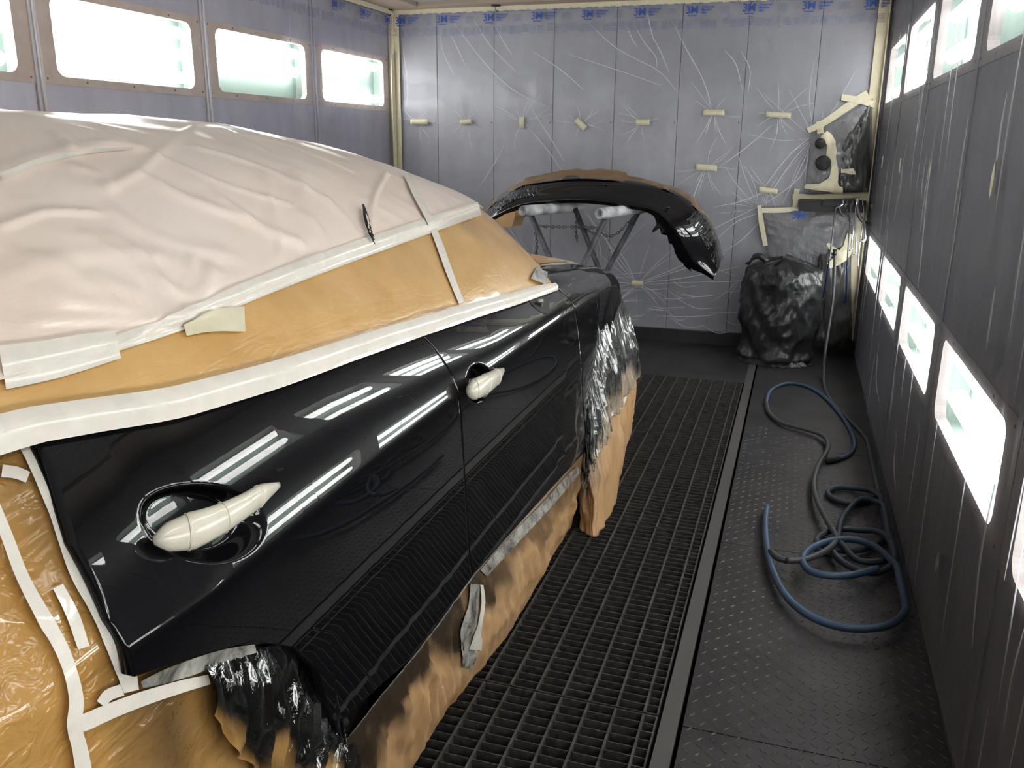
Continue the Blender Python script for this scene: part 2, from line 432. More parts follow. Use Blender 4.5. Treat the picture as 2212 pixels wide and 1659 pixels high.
def printed_band(parent, origin, R, start, end, places, zt):
    """logo, film name and rows of small print; places = distances along the wall of each logo"""
    def put(name, me, u, z, kind=None):
        o = link(name, me, None, parent); o.matrix_basis = Matrix.Translation(origin - parent.location) @ R @ Matrix.Translation((u, 0, z))
        if kind: o['kind'] = kind
        return o
    def put_t(name, me, u, z):
        o = link(name, me, None, parent); o.matrix_basis = Matrix.Translation(origin - parent.location) @ R @ Matrix.Translation((u, 0, z)) @ RX
    lg = text_mesh('3M', .072, M['ink'], 0, .0011); tx = text_mesh('Advanced\nMasking\nFilm', .0235, M['ink'], .3, .0005, space=.8)
    tn = text_mesh('Waterborne', .011, M['ink'], 0, .0003)
    for i, u in enumerate(places):
        put_t('logo', lg, u, zt - .055); put_t('lettering', text_mesh('Automotive', .014, M['ink'], 0, .0006), u + .015, zt - .072)
        put_t('lettering', tx, u + .105, zt - .022)
        step = (places[i + 1] - u) if i + 1 < len(places) else .42
        if u + .33 < end: put('fine_print', blocks[i % 4], u + .23, zt - .065, 'stuff').scale = (1.2, 1, 1)
        for q in range(3):
            if u + q * step / 3 + .06 < end: put_t('lettering', text_mesh('\u2022 Water 123 R', .016, M['ink'], 0, .0003), u + q * step / 3 + .03, zt + .004)
    u = start; i = 0
    while u < end - .05:
        put('fine_print', blocks[(i * 7) % 4], u, zt - .152 + (.01 if i % 3 == 0 else 0), 'stuff').scale = (.8, 1, 1.15)
        u += .056 + (.02 if i % 7 == 6 else 0); i += 1
lp = [at(px, 38, 1, YB - .04)[0] for px in (853, 943, 1043, 1147, 1256, 1368, 1480, 1602, 1730, 1862)]
printed_band(bf, Vector((0, FY, 0)), Matrix.Identity(4), XL + .04, XR - .05, lp[:-1] + [lp[-1]], 2.375)
for o in bf.children:
    if 'sheet' not in o.name: o.location.y = -.018
# folds pulled into the film
def ribbon(mb, P, w, h, nrm):
    P = catmull(P, 5); nrm = np.array(nrm, float); n = len(P)
    for i, p in enumerate(P):
        t = P[min(i + 1, n - 1)] - P[max(i - 1, 0)]; t = t / (np.linalg.norm(t) + 1e-9); sd = np.cross(t, nrm)
        k = math.sin(math.pi * (i + .3) / (n - .4)) ** .6
        mb.V += [tuple(p - sd * w * k), tuple(p + nrm * h * k), tuple(p + sd * w * k)]
    o = len(mb.V) - 3 * n
    for i in range(n - 1):
        a = o + 3 * i; mb.F += [(a, a + 1, a + 4, a + 3), (a + 1, a + 2, a + 5, a + 4)]
mb = MB(); yf = FY - .014
for L in ([(975, 43), (1048, 137), (1110, 195), (1185, 231)], [(972, 72), (988, 105), (1006, 143)], [(1069, 54), (1086, 88), (1106, 119)], [(1268, 47), (1333, 105), (1420, 152), (1464, 199)],
          [(1355, 58), (1366, 85), (1377, 101)], [(1370, 54), (1392, 92), (1416, 122), (1419, 148)], [(1398, 29), (1405, 60), (1413, 91)], [(1406, 72), (1426, 110), (1445, 156)],
          [(1449, 40), (1482, 105), (1514, 163), (1530, 205), (1534, 234)], [(1565, 108), (1590, 140), (1605, 200)], [(1600, 110), (1620, 150), (1616, 200)], [(950, 72), (958, 115), (980, 160)],
          [(1022, 40), (1060, 100), (1120, 160)], [(1148, 235), (1190, 300), (1220, 350)], [(1230, 118), (1330, 150), (1430, 185)], [(1135, 268), (1180, 320), (1216, 372)], [(1088, 315), (1070, 350), (1035, 405)],
          [(1376, 612), (1310, 520), (1262, 455)], [(1376, 612), (1330, 610), (1290, 608)], [(1376, 612), (1470, 575), (1550, 530)], [(1376, 612), (1480, 580), (1570, 545)], [(1376, 612), (1350, 640), (1310, 662)],
          [(1290, 700), (1360, 630), (1420, 600)], [(1300, 690), (1340, 645), (1380, 625)], [(1376, 612), (1480, 600), (1600, 575)], [(1376, 612), (1330, 560), (1290, 470)],
          [(1657, 413), (1600, 435), (1540, 448)], [(1640, 445), (1580, 475), (1530, 500)], [(1640, 460), (1590, 480), (1545, 520)], [(1640, 480), (1600, 520), (1560, 545)],
          [(1758, 290), (1700, 340), (1640, 420)], [(1756, 300), (1710, 350), (1650, 440)], [(1752, 305), (1735, 350), (1690, 440)], [(1748, 310), (1742, 360), (1738, 410)], [(1668, 270), (1610, 320), (1555, 360)],
          [(1755, 295), (1730, 380), (1640, 450)], [(1520, 370), (1500, 420), (1495, 450)], [(1150, 110), (1210, 150), (1262, 195)], [(870, 100), (880, 190), (876, 240)]):
    ribbon(mb, [at(a, b, 1, yf) for a, b in L], .0028, .004, (0, -1, 0))
rr = random.Random(3)
for cx, cy, n, r0 in ((905, 263, 7, 40), (1006, 263, 9, 45), (1127, 262, 9, 50), (1254, 268, 9, 50), (1388, 264, 10, 50), (1542, 243, 12, 60), (1682, 248, 12, 60), (1526, 362, 10, 55), (1659, 411, 9, 60),
                      (1376, 612, 16, 80), (1760, 300, 14, 120), (1640, 450, 12, 90), (1300, 600, 10, 120), (1600, 600, 8, 80), (1150, 560, 10, 90)):
    for _ in range(n):
        a = rr.random() * 6.283; r1 = r0 * (.5 + rr.random()); b = a + rr.uniform(-.15, .15)
        P = [(cx + 8 * math.cos(a), cy + 6 * math.sin(a)), (cx + r1 * .5 * math.cos(b), cy + r1 * .5 * math.sin(b)), (cx + r1 * math.cos(a), cy + r1 * math.sin(a))]
        P = [at(p, q, 1, yf) for p, q in P]
        if min(p[2] for p in P) > .12: ribbon(mb, P, .0015, .003, (0, -1, 0))
for i in range(46):        # loose horizontal sags near the floor
    x = rr.uniform(-1.6, .0); z = rr.uniform(.13, .5); L = rr.uniform(.1, .45); d = rr.uniform(-.06, .06)
    ribbon(mb, [(x, yf - .012, z), (x + L / 2, yf - .014, z + d - .02), (x + L, yf - .012, z + d)], .002, .004, (0, -1, 0))
tag(obj('film_fold', np.array(mb.V) - np.array([0, FY, 0]), mb.F, M['fold'], bf), kind='stuff')

# side wall films
sf = thing('masking_film', 'dull grey plastic masking film hung along the right wall over its windows', 'plastic film', (XR, 3, 0))
o = sheet_yz('film_sheet', -.014, -4.2, YB - 3 - .04, .02, 2.38, -1, M['film_r'], sf)
mb = MB()
for L in ([(2022, 280), (2005, 400), (1990, 560), (1983, 620)], [(2093, 250), (2078, 350), (2058, 480)], [(2010, 340), (1995, 450), (1988, 500)], [(1950, 370), (1940, 430), (1930, 480)], [(2000, 60), (1990, 160), (1985, 230)],
          [(1898, 745), (1893, 820), (1900, 870)], [(1937, 950), (1932, 1000), (1935, 1060)], [(1932, 820), (1926, 880), (1922, 910)], [(2160, 1000), (2120, 1200), (2100, 1400)],
          [(2150, 620), (2140, 700), (2130, 760)], [(1960, 310), (1950, 360), (1945, 420)], [(2176, 200), (2160, 300), (2150, 380)], [(1920, 470), (1912, 560), (1908, 600)]):
    ribbon(mb, [at(a, b, 0, XR - .022) - np.array([XR, 3, 0]) for a, b in L], .003, .004, (-1, 0, 0))
for i in range(40):
    y = rr.uniform(-1.8, 3.3); z = rr.uniform(.2, 2.1); L = rr.uniform(.15, .7)
    ribbon(mb, [(-.021, y, z), (-.022, y + rr.uniform(-.02, .02), z - L / 2), (-.021, y + rr.uniform(-.03, .03), max(.03, z - L))], .002, .003, (-1, 0, 0))
tag(obj('film_fold', mb.V, mb.F, M['fold_r'], sf), kind='stuff')
lf = thing('masking_film', 'narrow printed plastic film hung over the far end of the left wall', 'plastic film', (XL, 5, 0))
sheet_yz('film_sheet', .03, .05, YB - 5 - .03, .3, 2.385, 1, M['film'], lf, .003)
Rm = Matrix.Rotation(math.pi / 2, 4, 'Z')
printed_band(lf, Vector((XL + .037, 5, 0)), Rm, -1.2, YB - 5 - .05, [at(px, 10, 0, XL)[1] - 5 for px in (580, 705, 766, 820)], 2.375)

# tape patches: each a little strip of crepe tape stuck on the film
def tape_patch(cx, cy, w, h, rot, label, ax=1, v=FY - .016, m='tape', group=None, shape=None):
    c = at(cx, cy, ax, v); D = CAM_R[2] @ (c - np.array([0, 0, EYE])); k = D / FPX
    W2, H2 = w * k / 2, h * k / 2; r = random.Random(cx * 7 + cy); a = math.radians(rot)
    V = []; F = []; n = 7
    for i in range(n + 1):
        u = -1 + 2 * i / n; e = r.uniform(-.06, .06)
        for s in (-1, 1):
            hh = H2 * (shape(u) if shape else 1)
            du = (r.uniform(-.04, .04) if i in (0, n) else 0)
            p, q = W2 * (u + du), s * hh + e * H2 * .6
            p, q = p * math.cos(a) - q * math.sin(a), p * math.sin(a) + q * math.cos(a)
            bow = .0015 * math.sin(i * 1.7 + cx)
            V.append((p, -.001 - abs(bow), q) if ax == 1 else (-.001 - abs(bow), p, q))
    for i in range(n): F.append((2 * i, 2 * i + 2, 2 * i + 3, 2 * i + 1))
    o = obj('tape_patch', V, F, M[m], None, True, None, c)
    so = o.modifiers.new('thickness', 'SOLIDIFY'); so.thickness = .0012; so.offset = 0
    return tag(o, label, 'tape', group)
G = 'tape patches on the back wall film'
for a in ((905, 263, 40, 11, 0, 'cream tape strip nearest the left corner on the back wall film'),
          (1006, 263, 28, 10, 6, 'short cream tape strip on back wall film, second from the left corner'),
          (1127, 265, 11, 24, 0, 'small upright cream tape strip on the back wall film'),
          (1254, 268, 28, 13, -42, 'cream tape piece stuck diagonally on the back wall film'),
          (1388, 264, 31, 12, 0, 'cream tape strip right of the diagonal piece on back wall'),
          (1542, 243, 45, 12, 0, 'long cream tape strip below a white fold, high on back wall'),
          (1682, 248, 52, 11, -3, 'longest cream tape strip high on the back wall near wrapped device'),
          (1526, 362, 45, 13, -3, 'cream tape strip above the right end of the black bumper'),
          (1659, 411, 40, 11, -6, 'cream tape strip left of the dark hook rail on back wall'),
          (1376, 612, 25, 12, 0, 'low cream tape strip under the bumper gathering star shaped folds')):
    tape_patch(*a, group=G)
GR = 'tape patches on the right wall film'
dia = lambda u: max(.12, 1 - abs(u)) ** .8
for cx, cy, w, h, lab, sh in ((1906, 350, 7, 15, 'tiny cream tape piece on the right wall nearest the back corner', None),
                              (1944, 358, 14, 20, 'small cream tape piece on right wall, second from back corner', None),
                              (2009, 368, 24, 46, 'slim pointed tape piece on right wall beside a bright fold', 'd'),
                              (2144, 388, 40, 84, 'large pointed yellowish tape piece on the right wall film', 'd'),
                              (1889, 775, 10, 24, 'torn dull tape bit low on right wall near the black bag', 'd'),
                              (1937, 936, 18, 26, 'dull tape bit low on the right wall above the hose coil', 'd'),
                              (2024, 1214, 26, 50, 'faint brown tape bit low on right wall beside the hose loop', 'd')):
    c = at(cx, cy, 0, XR - .026)
    if sh:
        k = (CAM_R[2] @ (c - np.array([0, 0, EYE]))) / FPX; hh = h * k / 2; ww = max(.02, hh * .38)
        pts = [(0, hh), (.5, hh * .5), (1, .1 * hh), (.8, -.4 * hh), (.2, -hh), (-.4, -.7 * hh), (-.9, 0), (-.5, .5 * hh)]
        V = [(0, a * ww, b) for a, b in pts]; o = obj('tape_patch', V, [tuple(range(8))], M['tape'] if cy < 700 else M['tapedirty'], None, False, None, c)
    else:
        hh = .035; ww = .028; o = obj('tape_patch', [(0, -ww, -hh), (0, ww, -hh * .9), (0, ww * .9, hh), (0, -ww, hh)], [(0, 1, 2, 3)], M['tape'], None, False, None, c)
    so = o.modifiers.new('thickness', 'SOLIDIFY'); so.thickness = .0012; so.offset = 0
    tag(o, lab, 'tape', GR)
# border tapes
def strip(name, boxes, lab, m='tape'):
    mb = MB()
    for b in boxes: mb.box(*b)
    return tag(mb.build(name, M[m], bevel=.002), lab, 'tape')
strip('border_tape', [(XL + .04, XR - .03, YB - .034, YB - .026, 2.385, 2.42)], 'long cream tape holding the film along the top of the back wall')
strip('border_tape', [(XL + .036, XL + .044, 4.9, YB - .04, 2.385, 2.42)], 'cream tape holding the printed film along the top of left wall')
strip('border_tape', [(XL + .05, XL + .09, YB - .036, YB - .03, .3, 2.385), (XL + .005, XL + .05, YB - .05, YB - .036, .3, 2.40), (XL + .044, XL + .052, YB - .10, YB - .04, .3, 2.1)], 'cream tape running down the left back corner')
strip('border_tape', [(XR - .10, XR - .035, YB - .036, YB - .03, .12, 2.385), (XR - .035, XR - .028, YB - .09, YB - .03, .12, 2.385)], 'cream tape running down the right back corner')

# ------------------------------------------------------------------ car materials
m = mat('wet_black_paint', (.0035, .0035, .0045), .25, 0, .85, cr=.0, spec=.05); M['paint'] = m
M['hole'] = mat('unpainted_hollow', (.01, .01, .01), .6)
m = mat('kraft_paper_under_film', (.62, .36, .12), .25, 0, .8, cr=.06)
n = noise(m, 5, 6); cr_ = noise(m, 42, 3, coords(m, (1, .35, 1)), .5, 1.5)
c = ramp(m, n, [(.3, (.56, .31, .095)), (.7, (.70, .43, .17))]); c = mix(m, attr(m, 'paint'), c, (.008, .007, .006)); base(m, c)
bump(m, cr_, .2, .005); M['kraft'] = m
m = mat('wet_kraft_under_crinkled_film', (.5, .27, .08), .2, 0, 1, cr=.02)
n = noise(m, 4, 6); c = ramp(m, n, [(.3, (.40, .205, .05)), (.7, (.56, .315, .10))]); c = mix(m, attr(m, 'paint'), c, (.006, .005, .005)); base(m, c)
n1 = noise(m, 8, 2.5, coords(m, (1, .6, 1.2), (.5, 0, 0)), .5, 1.8); n2 = noise(m, 34, 2, coords(m, (1, .8, 1)), .6, 1.5)
msk = ramp(m, noise(m, 3.2, 2), [(.42, (.08, .08, .08)), (.62, (1, 1, 1))])
mm_ = nd(m, 'ShaderNodeMath', operation='MULTIPLY'); lk(m, n2, mm_.inputs[0]); lk(m, msk, mm_.inputs[1])
bump(m, mm_.outputs[0], .7, .008, bump(m, n1, .45, .025)); M['kraft2'] = m
m = mat('kraft_paper', (.50, .30, .14), .55, 0, 0)
n = noise(m, 5, 6); c = ramp(m, n, [(.3, (.44, .255, .115)), (.7, (.56, .35, .18))])
c = mix(m, attr(m, 'paint'), c, (.012, .010, .008)); base(m, c)
r_ = m.node_tree.nodes['Principled BSDF'].inputs['Roughness']; rr_ = nd(m, 'ShaderNodeMapRange'); rr_.inputs[3].default_value = .5; rr_.inputs[4].default_value = .22
lk(m, attr(m, 'paint'), rr_.inputs[0]); lk(m, rr_.outputs[0], r_)
bump(m, noise(m, 24, 4, coords(m), .6, 1), .35, .006); M['paper'] = m
m = mat('milky_film_over_paper', (.86, .72, .64), .3, 0, .25, cr=.2)
n = noise(m, 1.6, 5); st = noise(m, 7, 5, coords(m, (1, .5, 1.4), (0.3, 0, .5)), .55, 1.2)
base(m, ramp(m, n, [(.3, (.84, .68, .57)), (.7, (.92, .79, .72))])); bump(m, noise(m, 90, 2), .05, .002, bump(m, st, .25, .012)); M['milky'] = m
m = mat('crinkled_film_wet_black', (.01, .01, .01), .3, 0, .6)
vo = nd(m, 'ShaderNodeTexVoronoi', feature='F1'); vo.inputs['Scale'].default_value = 55; lk(m, coords(m, (1, 1, .45)), vo.inputs[0])
c = mix(m, attr(m, 'clean'), (.006, .006, .006), (.45, .36, .26)); base(m, c)
bump(m, noise(m, 60, 4, coords(m, (1, 1, .4)), .6, 2), .9, .012, bump(m, vo.outputs[0], .7, .012)); M['crinkle'] = m
m = mat('crinkled_film_rear', (.01, .01, .01), .07, 0, 1)
c = mix(m, attr(m, 'clean'), (.006, .006, .006), (.55, .31, .10)); base(m, c)
bump(m, noise(m, 26, 4, coords(m, (1, 1, .35)), .6, 1.5), .5, .012); M['crinkle2'] = m

# ------------------------------------------------------------------ body side: x as a function of (y, z) from a table of surface tilts
ZCR = lambda y: interp(y, [(.2, .885), (.7, .876), (.9, .866), (1.37, .889), (1.8, .899), (2.26, .902), (2.7, .904), (3.1, .897), (3.6, .87), (4.1, .80), (4.6, .70)])
ZUP = lambda y: interp(y, [(.2, .94), (.75, .958), (.93, .995), (1.13, 1.012), (1.3, 1.012), (1.66, .988), (2.1, .952), (2.42, .942), (3.0, .935), (3.6, .905), (4.1, .835), (4.6, .73)])
TY = np.linspace(-.9, 5.2, 245); TZG = np.linspace(0, 1.5, 751); TX = np.zeros((245, 751))
for i, y in enumerate(TY):
    c, u = float(ZCR(y)), float(ZUP(y)); g = u - c
    k = [(.0, 2), (.20, -16), (.30, -4), (.38, 9), (.48, 3), (.62, -4), (c - .12, -2), (c - .02, 0), (c - .004, 2), (c + .004, 12), (c + .22 * g, 15.6), (c + .42 * g, 18.5), (c + .8 * g, 32.2), (c + g, 34.4), (c + 1.25 * g, 37), (c + 1.25 * g + .10, 44), (1.2, 50), (1.5, 55)]
    fo = float(sstep(.92, .84, y)); k[9] = (k[9][0], 12 + 11 * fo); k[10] = (k[10][0], 15.6 + 8.4 * fo); k[11] = (k[11][0], 18.5 + 7 * fo)
    th = np.tan(np.radians(np.interp(TZG, [a for a, b in k], [b for a, b in k])))
    I = np.concatenate([[0], np.cumsum((th[1:] + th[:-1]) / 2 * (TZG[1] - TZG[0]))])
    TX[i] = -(I - np.interp(c, TZG, I))
def plan(y):     # distance of the crease line from the viewer's plane along the car
    return interp(y, [(-.9, -.80), (-.2, -.73), (.4, -.705), (.8, -.70), (2.8, -.70), (3.3, -.705), (3.8, -.73), (4.2, -.80), (4.6, -.93), (5.2, -1.25)])
def bodyx(y, z):
    y = np.asarray(y, float); z = np.asarray(z, float)
    fy = np.clip((y - TY[0]) / (TY[1] - TY[0]), 0, len(TY) - 1.001); fz = np.clip(z / (TZG[1] - TZG[0]), 0, 749.999)
    iy = fy.astype(int); iz = fz.astype(int); fy = fy - iy; fz = fz - iz
    v = (TX[iy, iz] * (1 - fy) + TX[iy + 1, iz] * fy) * (1 - fz) + (TX[iy, iz + 1] * (1 - fy) + TX[iy + 1, iz + 1] * fy) * fz
    arch = .018 * np.exp(-((np.hypot(y - 3.80, z - .36) - .40) / .09) ** 2)
    return v + plan(y) + arch * sstep(3.25, 3.5, y)
def onbody(px, py, lift=0.0):
    x = -.75
    for _ in range(30):
        p = at(px, py, 0, x); x = .5 * x + .5 * (float(bodyx(p[1], min(max(p[2], 0), 1.49))) + lift)
    return at(px, py, 0, x)
BELT = [onbody(*p) for p in ((71, 933), (170, 917), (274, 901), (380, 882), (586, 822), (740, 768), (900, 714), (1000, 682), (1107, 649), (1194, 619))]
BELT = [(p[1], p[2]) for p in BELT]
ZB = lambda y: interp(y, [(-.9, BELT[0][1] + .05), (.3, BELT[0][1] + .02)] + BELT + [(BELT[-1][0] + .35, BELT[-1][1] - .02)])
print('BELT', [tuple(round(float(a), 3) for a in b) for b in BELT])
EDGE = [onbody(*p) for p in ((71, 935), (105, 1000), (165, 1180), (245, 1345), (290, 1462))]
EDGE = [(p[2], p[1]) for p in EDGE]; print('EDGE', [tuple(round(float(a), 3) for a in b) for b in EDGE])
CUT1 = [(p[2], p[1]) for p in (onbody(*q) for q in ((900, 714), (940, 755), (970, 800), (990, 850), (1001, 1000), (1010, 1120), (1020, 1240)))]
CUT2 = [(p[2], p[1]) for p in (onbody(*q) for q in ((1196, 620), (1224, 640), (1235, 655), (1250, 720), (1256, 790), (1259, 860)))]
CUT2 = CUT2 + [(.20, CUT2[-1][1] + .03)]
print('CUT1', [tuple(round(float(a), 3) for a in b) for b in CUT1]); print('CUT2', [tuple(round(float(a), 3) for a in b) for b in CUT2])
ARCHR = [(p[1], p[2]) for p in (onbody(*q) for q in ((290, 1462), (400, 1425), (550, 1385), (640, 1400), (690, 1450), (735, 1560), (740, 1600)))]
SILL = [(p[1], p[2]) for p in (onbody(*q) for q in ((750, 1590), (890, 1420), (1020, 1245), (1100, 1155), (1180, 1065), (1255, 985)))]
print('ARCHR', [tuple(round(float(a), 3) for a in b) for b in ARCHR]); print('SILL', [tuple(round(float(a), 3) for a in b) for b in SILL])

CUPS = []
def cup(cy, cz, ry, rz, slope, depth): CUPS.append((cy, cz, ry, rz, slope, depth))
_c = onbody(462, 1132); cup(_c[1], _c[2], .098, .056, -.28, .03)
_c = onbody(1036, 828); cup(_c[1], _c[2], .085, .048, -.12, .03)
def cupd(y, z):
    d = 0
    for cy, cz, ry, rz, s, dp in CUPS:
        u = (y - cy) / ry; v = ((z - cz) - s * (y - cy)) / rz
        d = d + dp * (1 - sstep(.68, 1.0, np.hypot(u, v)))
    return d
def panel(name, par, yl, yr, zb, zt, nu, nv, m=M['paint'], lift=0.0, lip=True):
    U, Vv = np.meshgrid(np.linspace(0, 1, nu), np.linspace(0, 1, nv), indexing='ij')
    Z = np.full_like(U, .7); Y = U.copy()
    for _ in range(6):
        Y = yl(Z) * (1 - U) + yr(Z) * U
        z0 = zb(Y[:, :1]); z1 = zt(Y[:, -1:]); Z = z0 + (z1 - z0) * Vv
    X = bodyx(Y, Z) - cupd(Y, Z) + lift
    V = np.stack([X, Y, Z], -1).reshape(-1, 3); F = gridf(nu, nv)
    if lip:     # turned-in edge all round
        ring = [i * nv for i in range(nu)] + [(nu - 1) * nv + j for j in range(1, nv)] + [i * nv + nv - 1 for i in range(nu - 2, -1, -1)] + [j for j in range(nv - 2, 0, -1)]
        n0 = len(V); V = np.vstack([V, V[ring] + np.array([-.018, 0, 0])]); L = len(ring)
        F = F + [(ring[i], n0 + i, n0 + (i + 1) % L, ring[(i + 1) % L]) for i in range(L)]
    o = obj(name, V, F, m, par); 
    return o
car = thing('car', 'freshly painted wet black car with covered roof and windows', 'car', (0, 0, 0))
gap = .0022
yE = lambda z: interp(z, EDGE); y1 = lambda z: interp(z, CUT1); y2 = lambda z: interp(z, CUT2)
def zbot_rear(y): return np.minimum(interp(y, ARCHR + SILL[1:3]), 2)
zsill = lambda y: interp(y, SILL)
panel('rear_door', car, yE, lambda z: y1(z) - gap, zbot_rear, ZB, 230, 180)
panel('front_door', car, lambda z: y1(z) + gap, lambda z: y2(z) - gap, zsill, ZB, 210, 150)
# front wing: bottom follows the wheel arch, the top rolls over towards the bonnet
AC = (3.80, .37, .405)
def zarch(y):
    y = np.asarray(y, float); d = np.clip(AC[2] ** 2 - (y - AC[0]) ** 2, 0, None)
    a = AC[1] + np.sqrt(d) * .98
    return np.where(y < AC[0] - AC[2], zsill(np.minimum(y, 3.4)), np.where(y > AC[0] + AC[2], .42, a))
zw = lambda y: interp(y, [(2.9, float(ZB(3.0)) - .012), (3.3, .935), (3.6, .905), (3.9, .855), (4.1, .80), (4.3, .70)])
nu, nv, nr = 140, 90, 14
U, Vv = np.meshgrid(np.linspace(0, 1, nu), np.linspace(0, 1, nv), indexing='ij'); Z = np.full_like(U, .7)
for _ in range(6):
    Y = (y2(Z) + gap) * (1 - U) + 4.28 * U; z0 = zarch(Y[:, :1]); z1 = zw(Y[:, -1:]); Z = z0 + (z1 - z0) * Vv
X = bodyx(Y, Z)
TX2 = np.zeros((nu, nr)); TZ2 = np.zeros((nu, nr)); TY2 = np.zeros((nu, nr))
for i in range(nu):
    x, y, z = X[i, -1], Y[i, -1], Z[i, -1]; dx = X[i, -1] - X[i, -3]; dz = Z[i, -1] - Z[i, -3]; th = math.atan2(dz, dx); 
    for j in range(nr):
        th2 = math.radians(118) + (math.radians(176) - math.radians(118)) * min(1, (j + 1) / 6)
        x += .017 * math.cos(th2); z += .017 * math.sin(th2); TX2[i, j] = x; TZ2[i, j] = z; TY2[i, j] = y
V = np.stack([np.hstack([X, TX2]), np.hstack([Y, TY2]), np.hstack([Z, TZ2])], -1).reshape(-1, 3)
obj('front_wing', V, gridf(nu, nv + nr), M['paint'], car).modifiers.new('t', 'SOLIDIFY').thickness = .006
# bonnet, far side, inner body, wheels
Yb = np.linspace(3.3, 4.3, 26); Tt = np.linspace(0, 1, 25); V = []
for y in Yb:
    for t in Tt:
        xw = -.93 - (y > 4) * (y - 4) * .3; x = xw + (-1.62 - xw) * 2 * t
        V.append((x, y, float(zw(y)) + .05 + .045 * math.sin(math.pi * t) ** .7))
obj('bonnet', V, gridf(26, 25), M['paint'], car).modifiers.new('t', 'SOLIDIFY').thickness = .008
for nme in ('rear_door', 'front_door', 'front_wing'):
    src = bpy.data.objects[nme]; c = src.copy(); COL.objects.link(c); c.parent = car; c.scale = (-1, 1, 1); c.location = (-3.24, 0, 0)
MB().box(-2.38, -.83, -.6, 4.15, .30, .62).box(-2.25, -.98, -.6, 3.0, .62, 1.02).build('inner_body', M['hole'], car, bevel=.03)
M['rubber'] = mat('tyre_rubber', (.02, .02, .02), .8)
for x in (-.93, -2.31):
    for y in (.93, 3.80):
        v, f = lathe([(.20, -.08), (.29, -.09), (.315, -.07), (.32, 0), (.315, .07), (.29, .09), (.20, .08), (.20, -.08)], 32, 'x')
        w = obj('wheel', v, f, M['rubber'], car, loc=(x, y, .32))
        v, f = lathe([(.20, -.06), (.17, .02), (.05, .03), (0, .03)], 24, 'x'); obj('rim', v, f, M['channel'], w)

# taped handles, front lock, mirror hole
M['handletape'] = tapemat('cream_taped_handle', (.80, .74, .62), .3, .6)
def handle(pts, rad, name, lab):
    P = [onbody(a, b, .012 + c) for a, b, c in pts]; P = catmull(P, 5); R = np.interp(np.linspace(0, 1, len(P)), np.linspace(0, 1, len(rad)), rad)
    v, f = tube(P, R, 14, True, ((0, 0, 1), 1.0)); V = []
    for i, p in enumerate(v):
        c = np.array(P[i // 14]); V.append((c[0] + (p[0] - c[0]) * .6, p[1], p[2]))
    h = obj(name, V, f, M['handletape'], car); h['label'] = lab
    for i in (.3, .55, .8):       # edges of the wrapped tape
        a = int(i * (len(P) - 1)); q = [np.array(V[a * 14 + k % 14]) + (np.array(V[a * 14 + k % 14]) - np.array(P[a])) * .02 for k in range(15)]
        vv, ff = tube(q, .0012, 4); obj('tape_edge', vv, ff, M['handletape'], h)
    return h
handle([(332, 1168, .0), (362, 1160, .012), (415, 1146, .022), (470, 1124, .026), (525, 1094, .022), (565, 1068, .012), (602, 1048, .0)], [.006, .019, .026, .0225, .0185, .016, .005], 'door_handle', 'rear handle wrapped in cream tape')
handle([(1010, 842, .0), (1020, 842, .012), (1036, 836, .020), (1055, 826, .018), (1072, 814, .012), (1087, 800, .0)], [.008, .024, .026, .025, .021, .007], 'door_handle', 'front handle wrapped in cream tape')
p = onbody(1041, 856, .004); v, f = lathe([(.0, .010), (.009, .008), (.012, 0), (.011, -.015)], 16, 'x'); obj('door_lock', v, f, M['paint'], car, loc=p)
p = onbody(1168, 655, .001); V = [(0, 0, 0)]; F = []
for k in range(20):
    a = k * .314159; V.append((-.0, .072 * math.cos(a) + .012 * math.sin(2 * a), .040 * math.sin(a) * (1.2 if math.sin(a) > 0 else .8)))
V = [(float(bodyx(p[1] + y, p[2] + z)) - p[0] + .0015, y, z) for _, y, z in V]
F = [(0, 1 + k, 1 + (k + 1) % 20) for k in range(20)]
mh = obj('mirror_hole', V, F, M['hole'], car, False, None, p)
v, f = tube([(.004, -.045, .015), (.008, -.02, .012), (.003, .0, -.02)], [.005, .007, .003], 8); obj('mirror_bracket', v, f, M['tapedirty'], mh)

# ------------------------------------------------------------------ covered cabin
XM = -1.62
ZT = lambda y: interp(y, [(-.9, 1.38), (-.3, 1.455), (.4, 1.495), (1.2, 1.502), (1.9, 1.495), (2.3, 1.455), (2.7, 1.385), (3.1, 1.285), (3.5, 1.15), (3.9, .99)])
def cabin(y, t, lift=0.0):
    """t 0 at the near belt, 1 at the roof centre, 2 at the far belt"""
    y = np.asarray(y, float); t = np.asarray(t, float); s = np.where(t > 1, 2 - t, t)
    yy = np.minimum(y, BELT[-1][0]); zb = ZB(yy) - .004; xb = bodyx(yy, zb) + .004
    over = np.clip(y - BELT[-1][0], 0, None); xb = xb - over * .85 ; zb = zb + over * .02
    zt = ZT(y); a = s * math.pi / 2
    p = .80; q = .92
    cx = 1 - np.cos(a) ** (2 * p * .5 * 1.25); sz = np.sin(a) ** q
    x = xb + (XM - xb) * (np.power(s, 1.0) * .55 + .45 * (1 - np.sqrt(np.clip(1 - s ** 1.6, 0, 1)))) 
    z = zb + (zt - zb) * sz
    f = .006 * vnoise(y * 2.2 + s * 3, s * 3 + y) + .003 * ridged(y * 5 - s * 4, s * 2.2 + y * 1.5) + .0015 * vnoise(y * 13, s * 8)
    f = f * np.minimum(1, s * 6) + lift
    nx = np.cos(a); nzv = np.sin(a)
    x = x + f * nx; z = z + f * nzv
    x = np.where(t > 1, 2 * XM - x, x)
    return x, y, z
ny, nt = 260, 150
Yg, Tg = np.meshgrid(np.linspace(-.85, 3.88, ny), np.linspace(0, 2, nt), indexing='ij')
X, Y, Z = cabin(Yg, Tg)
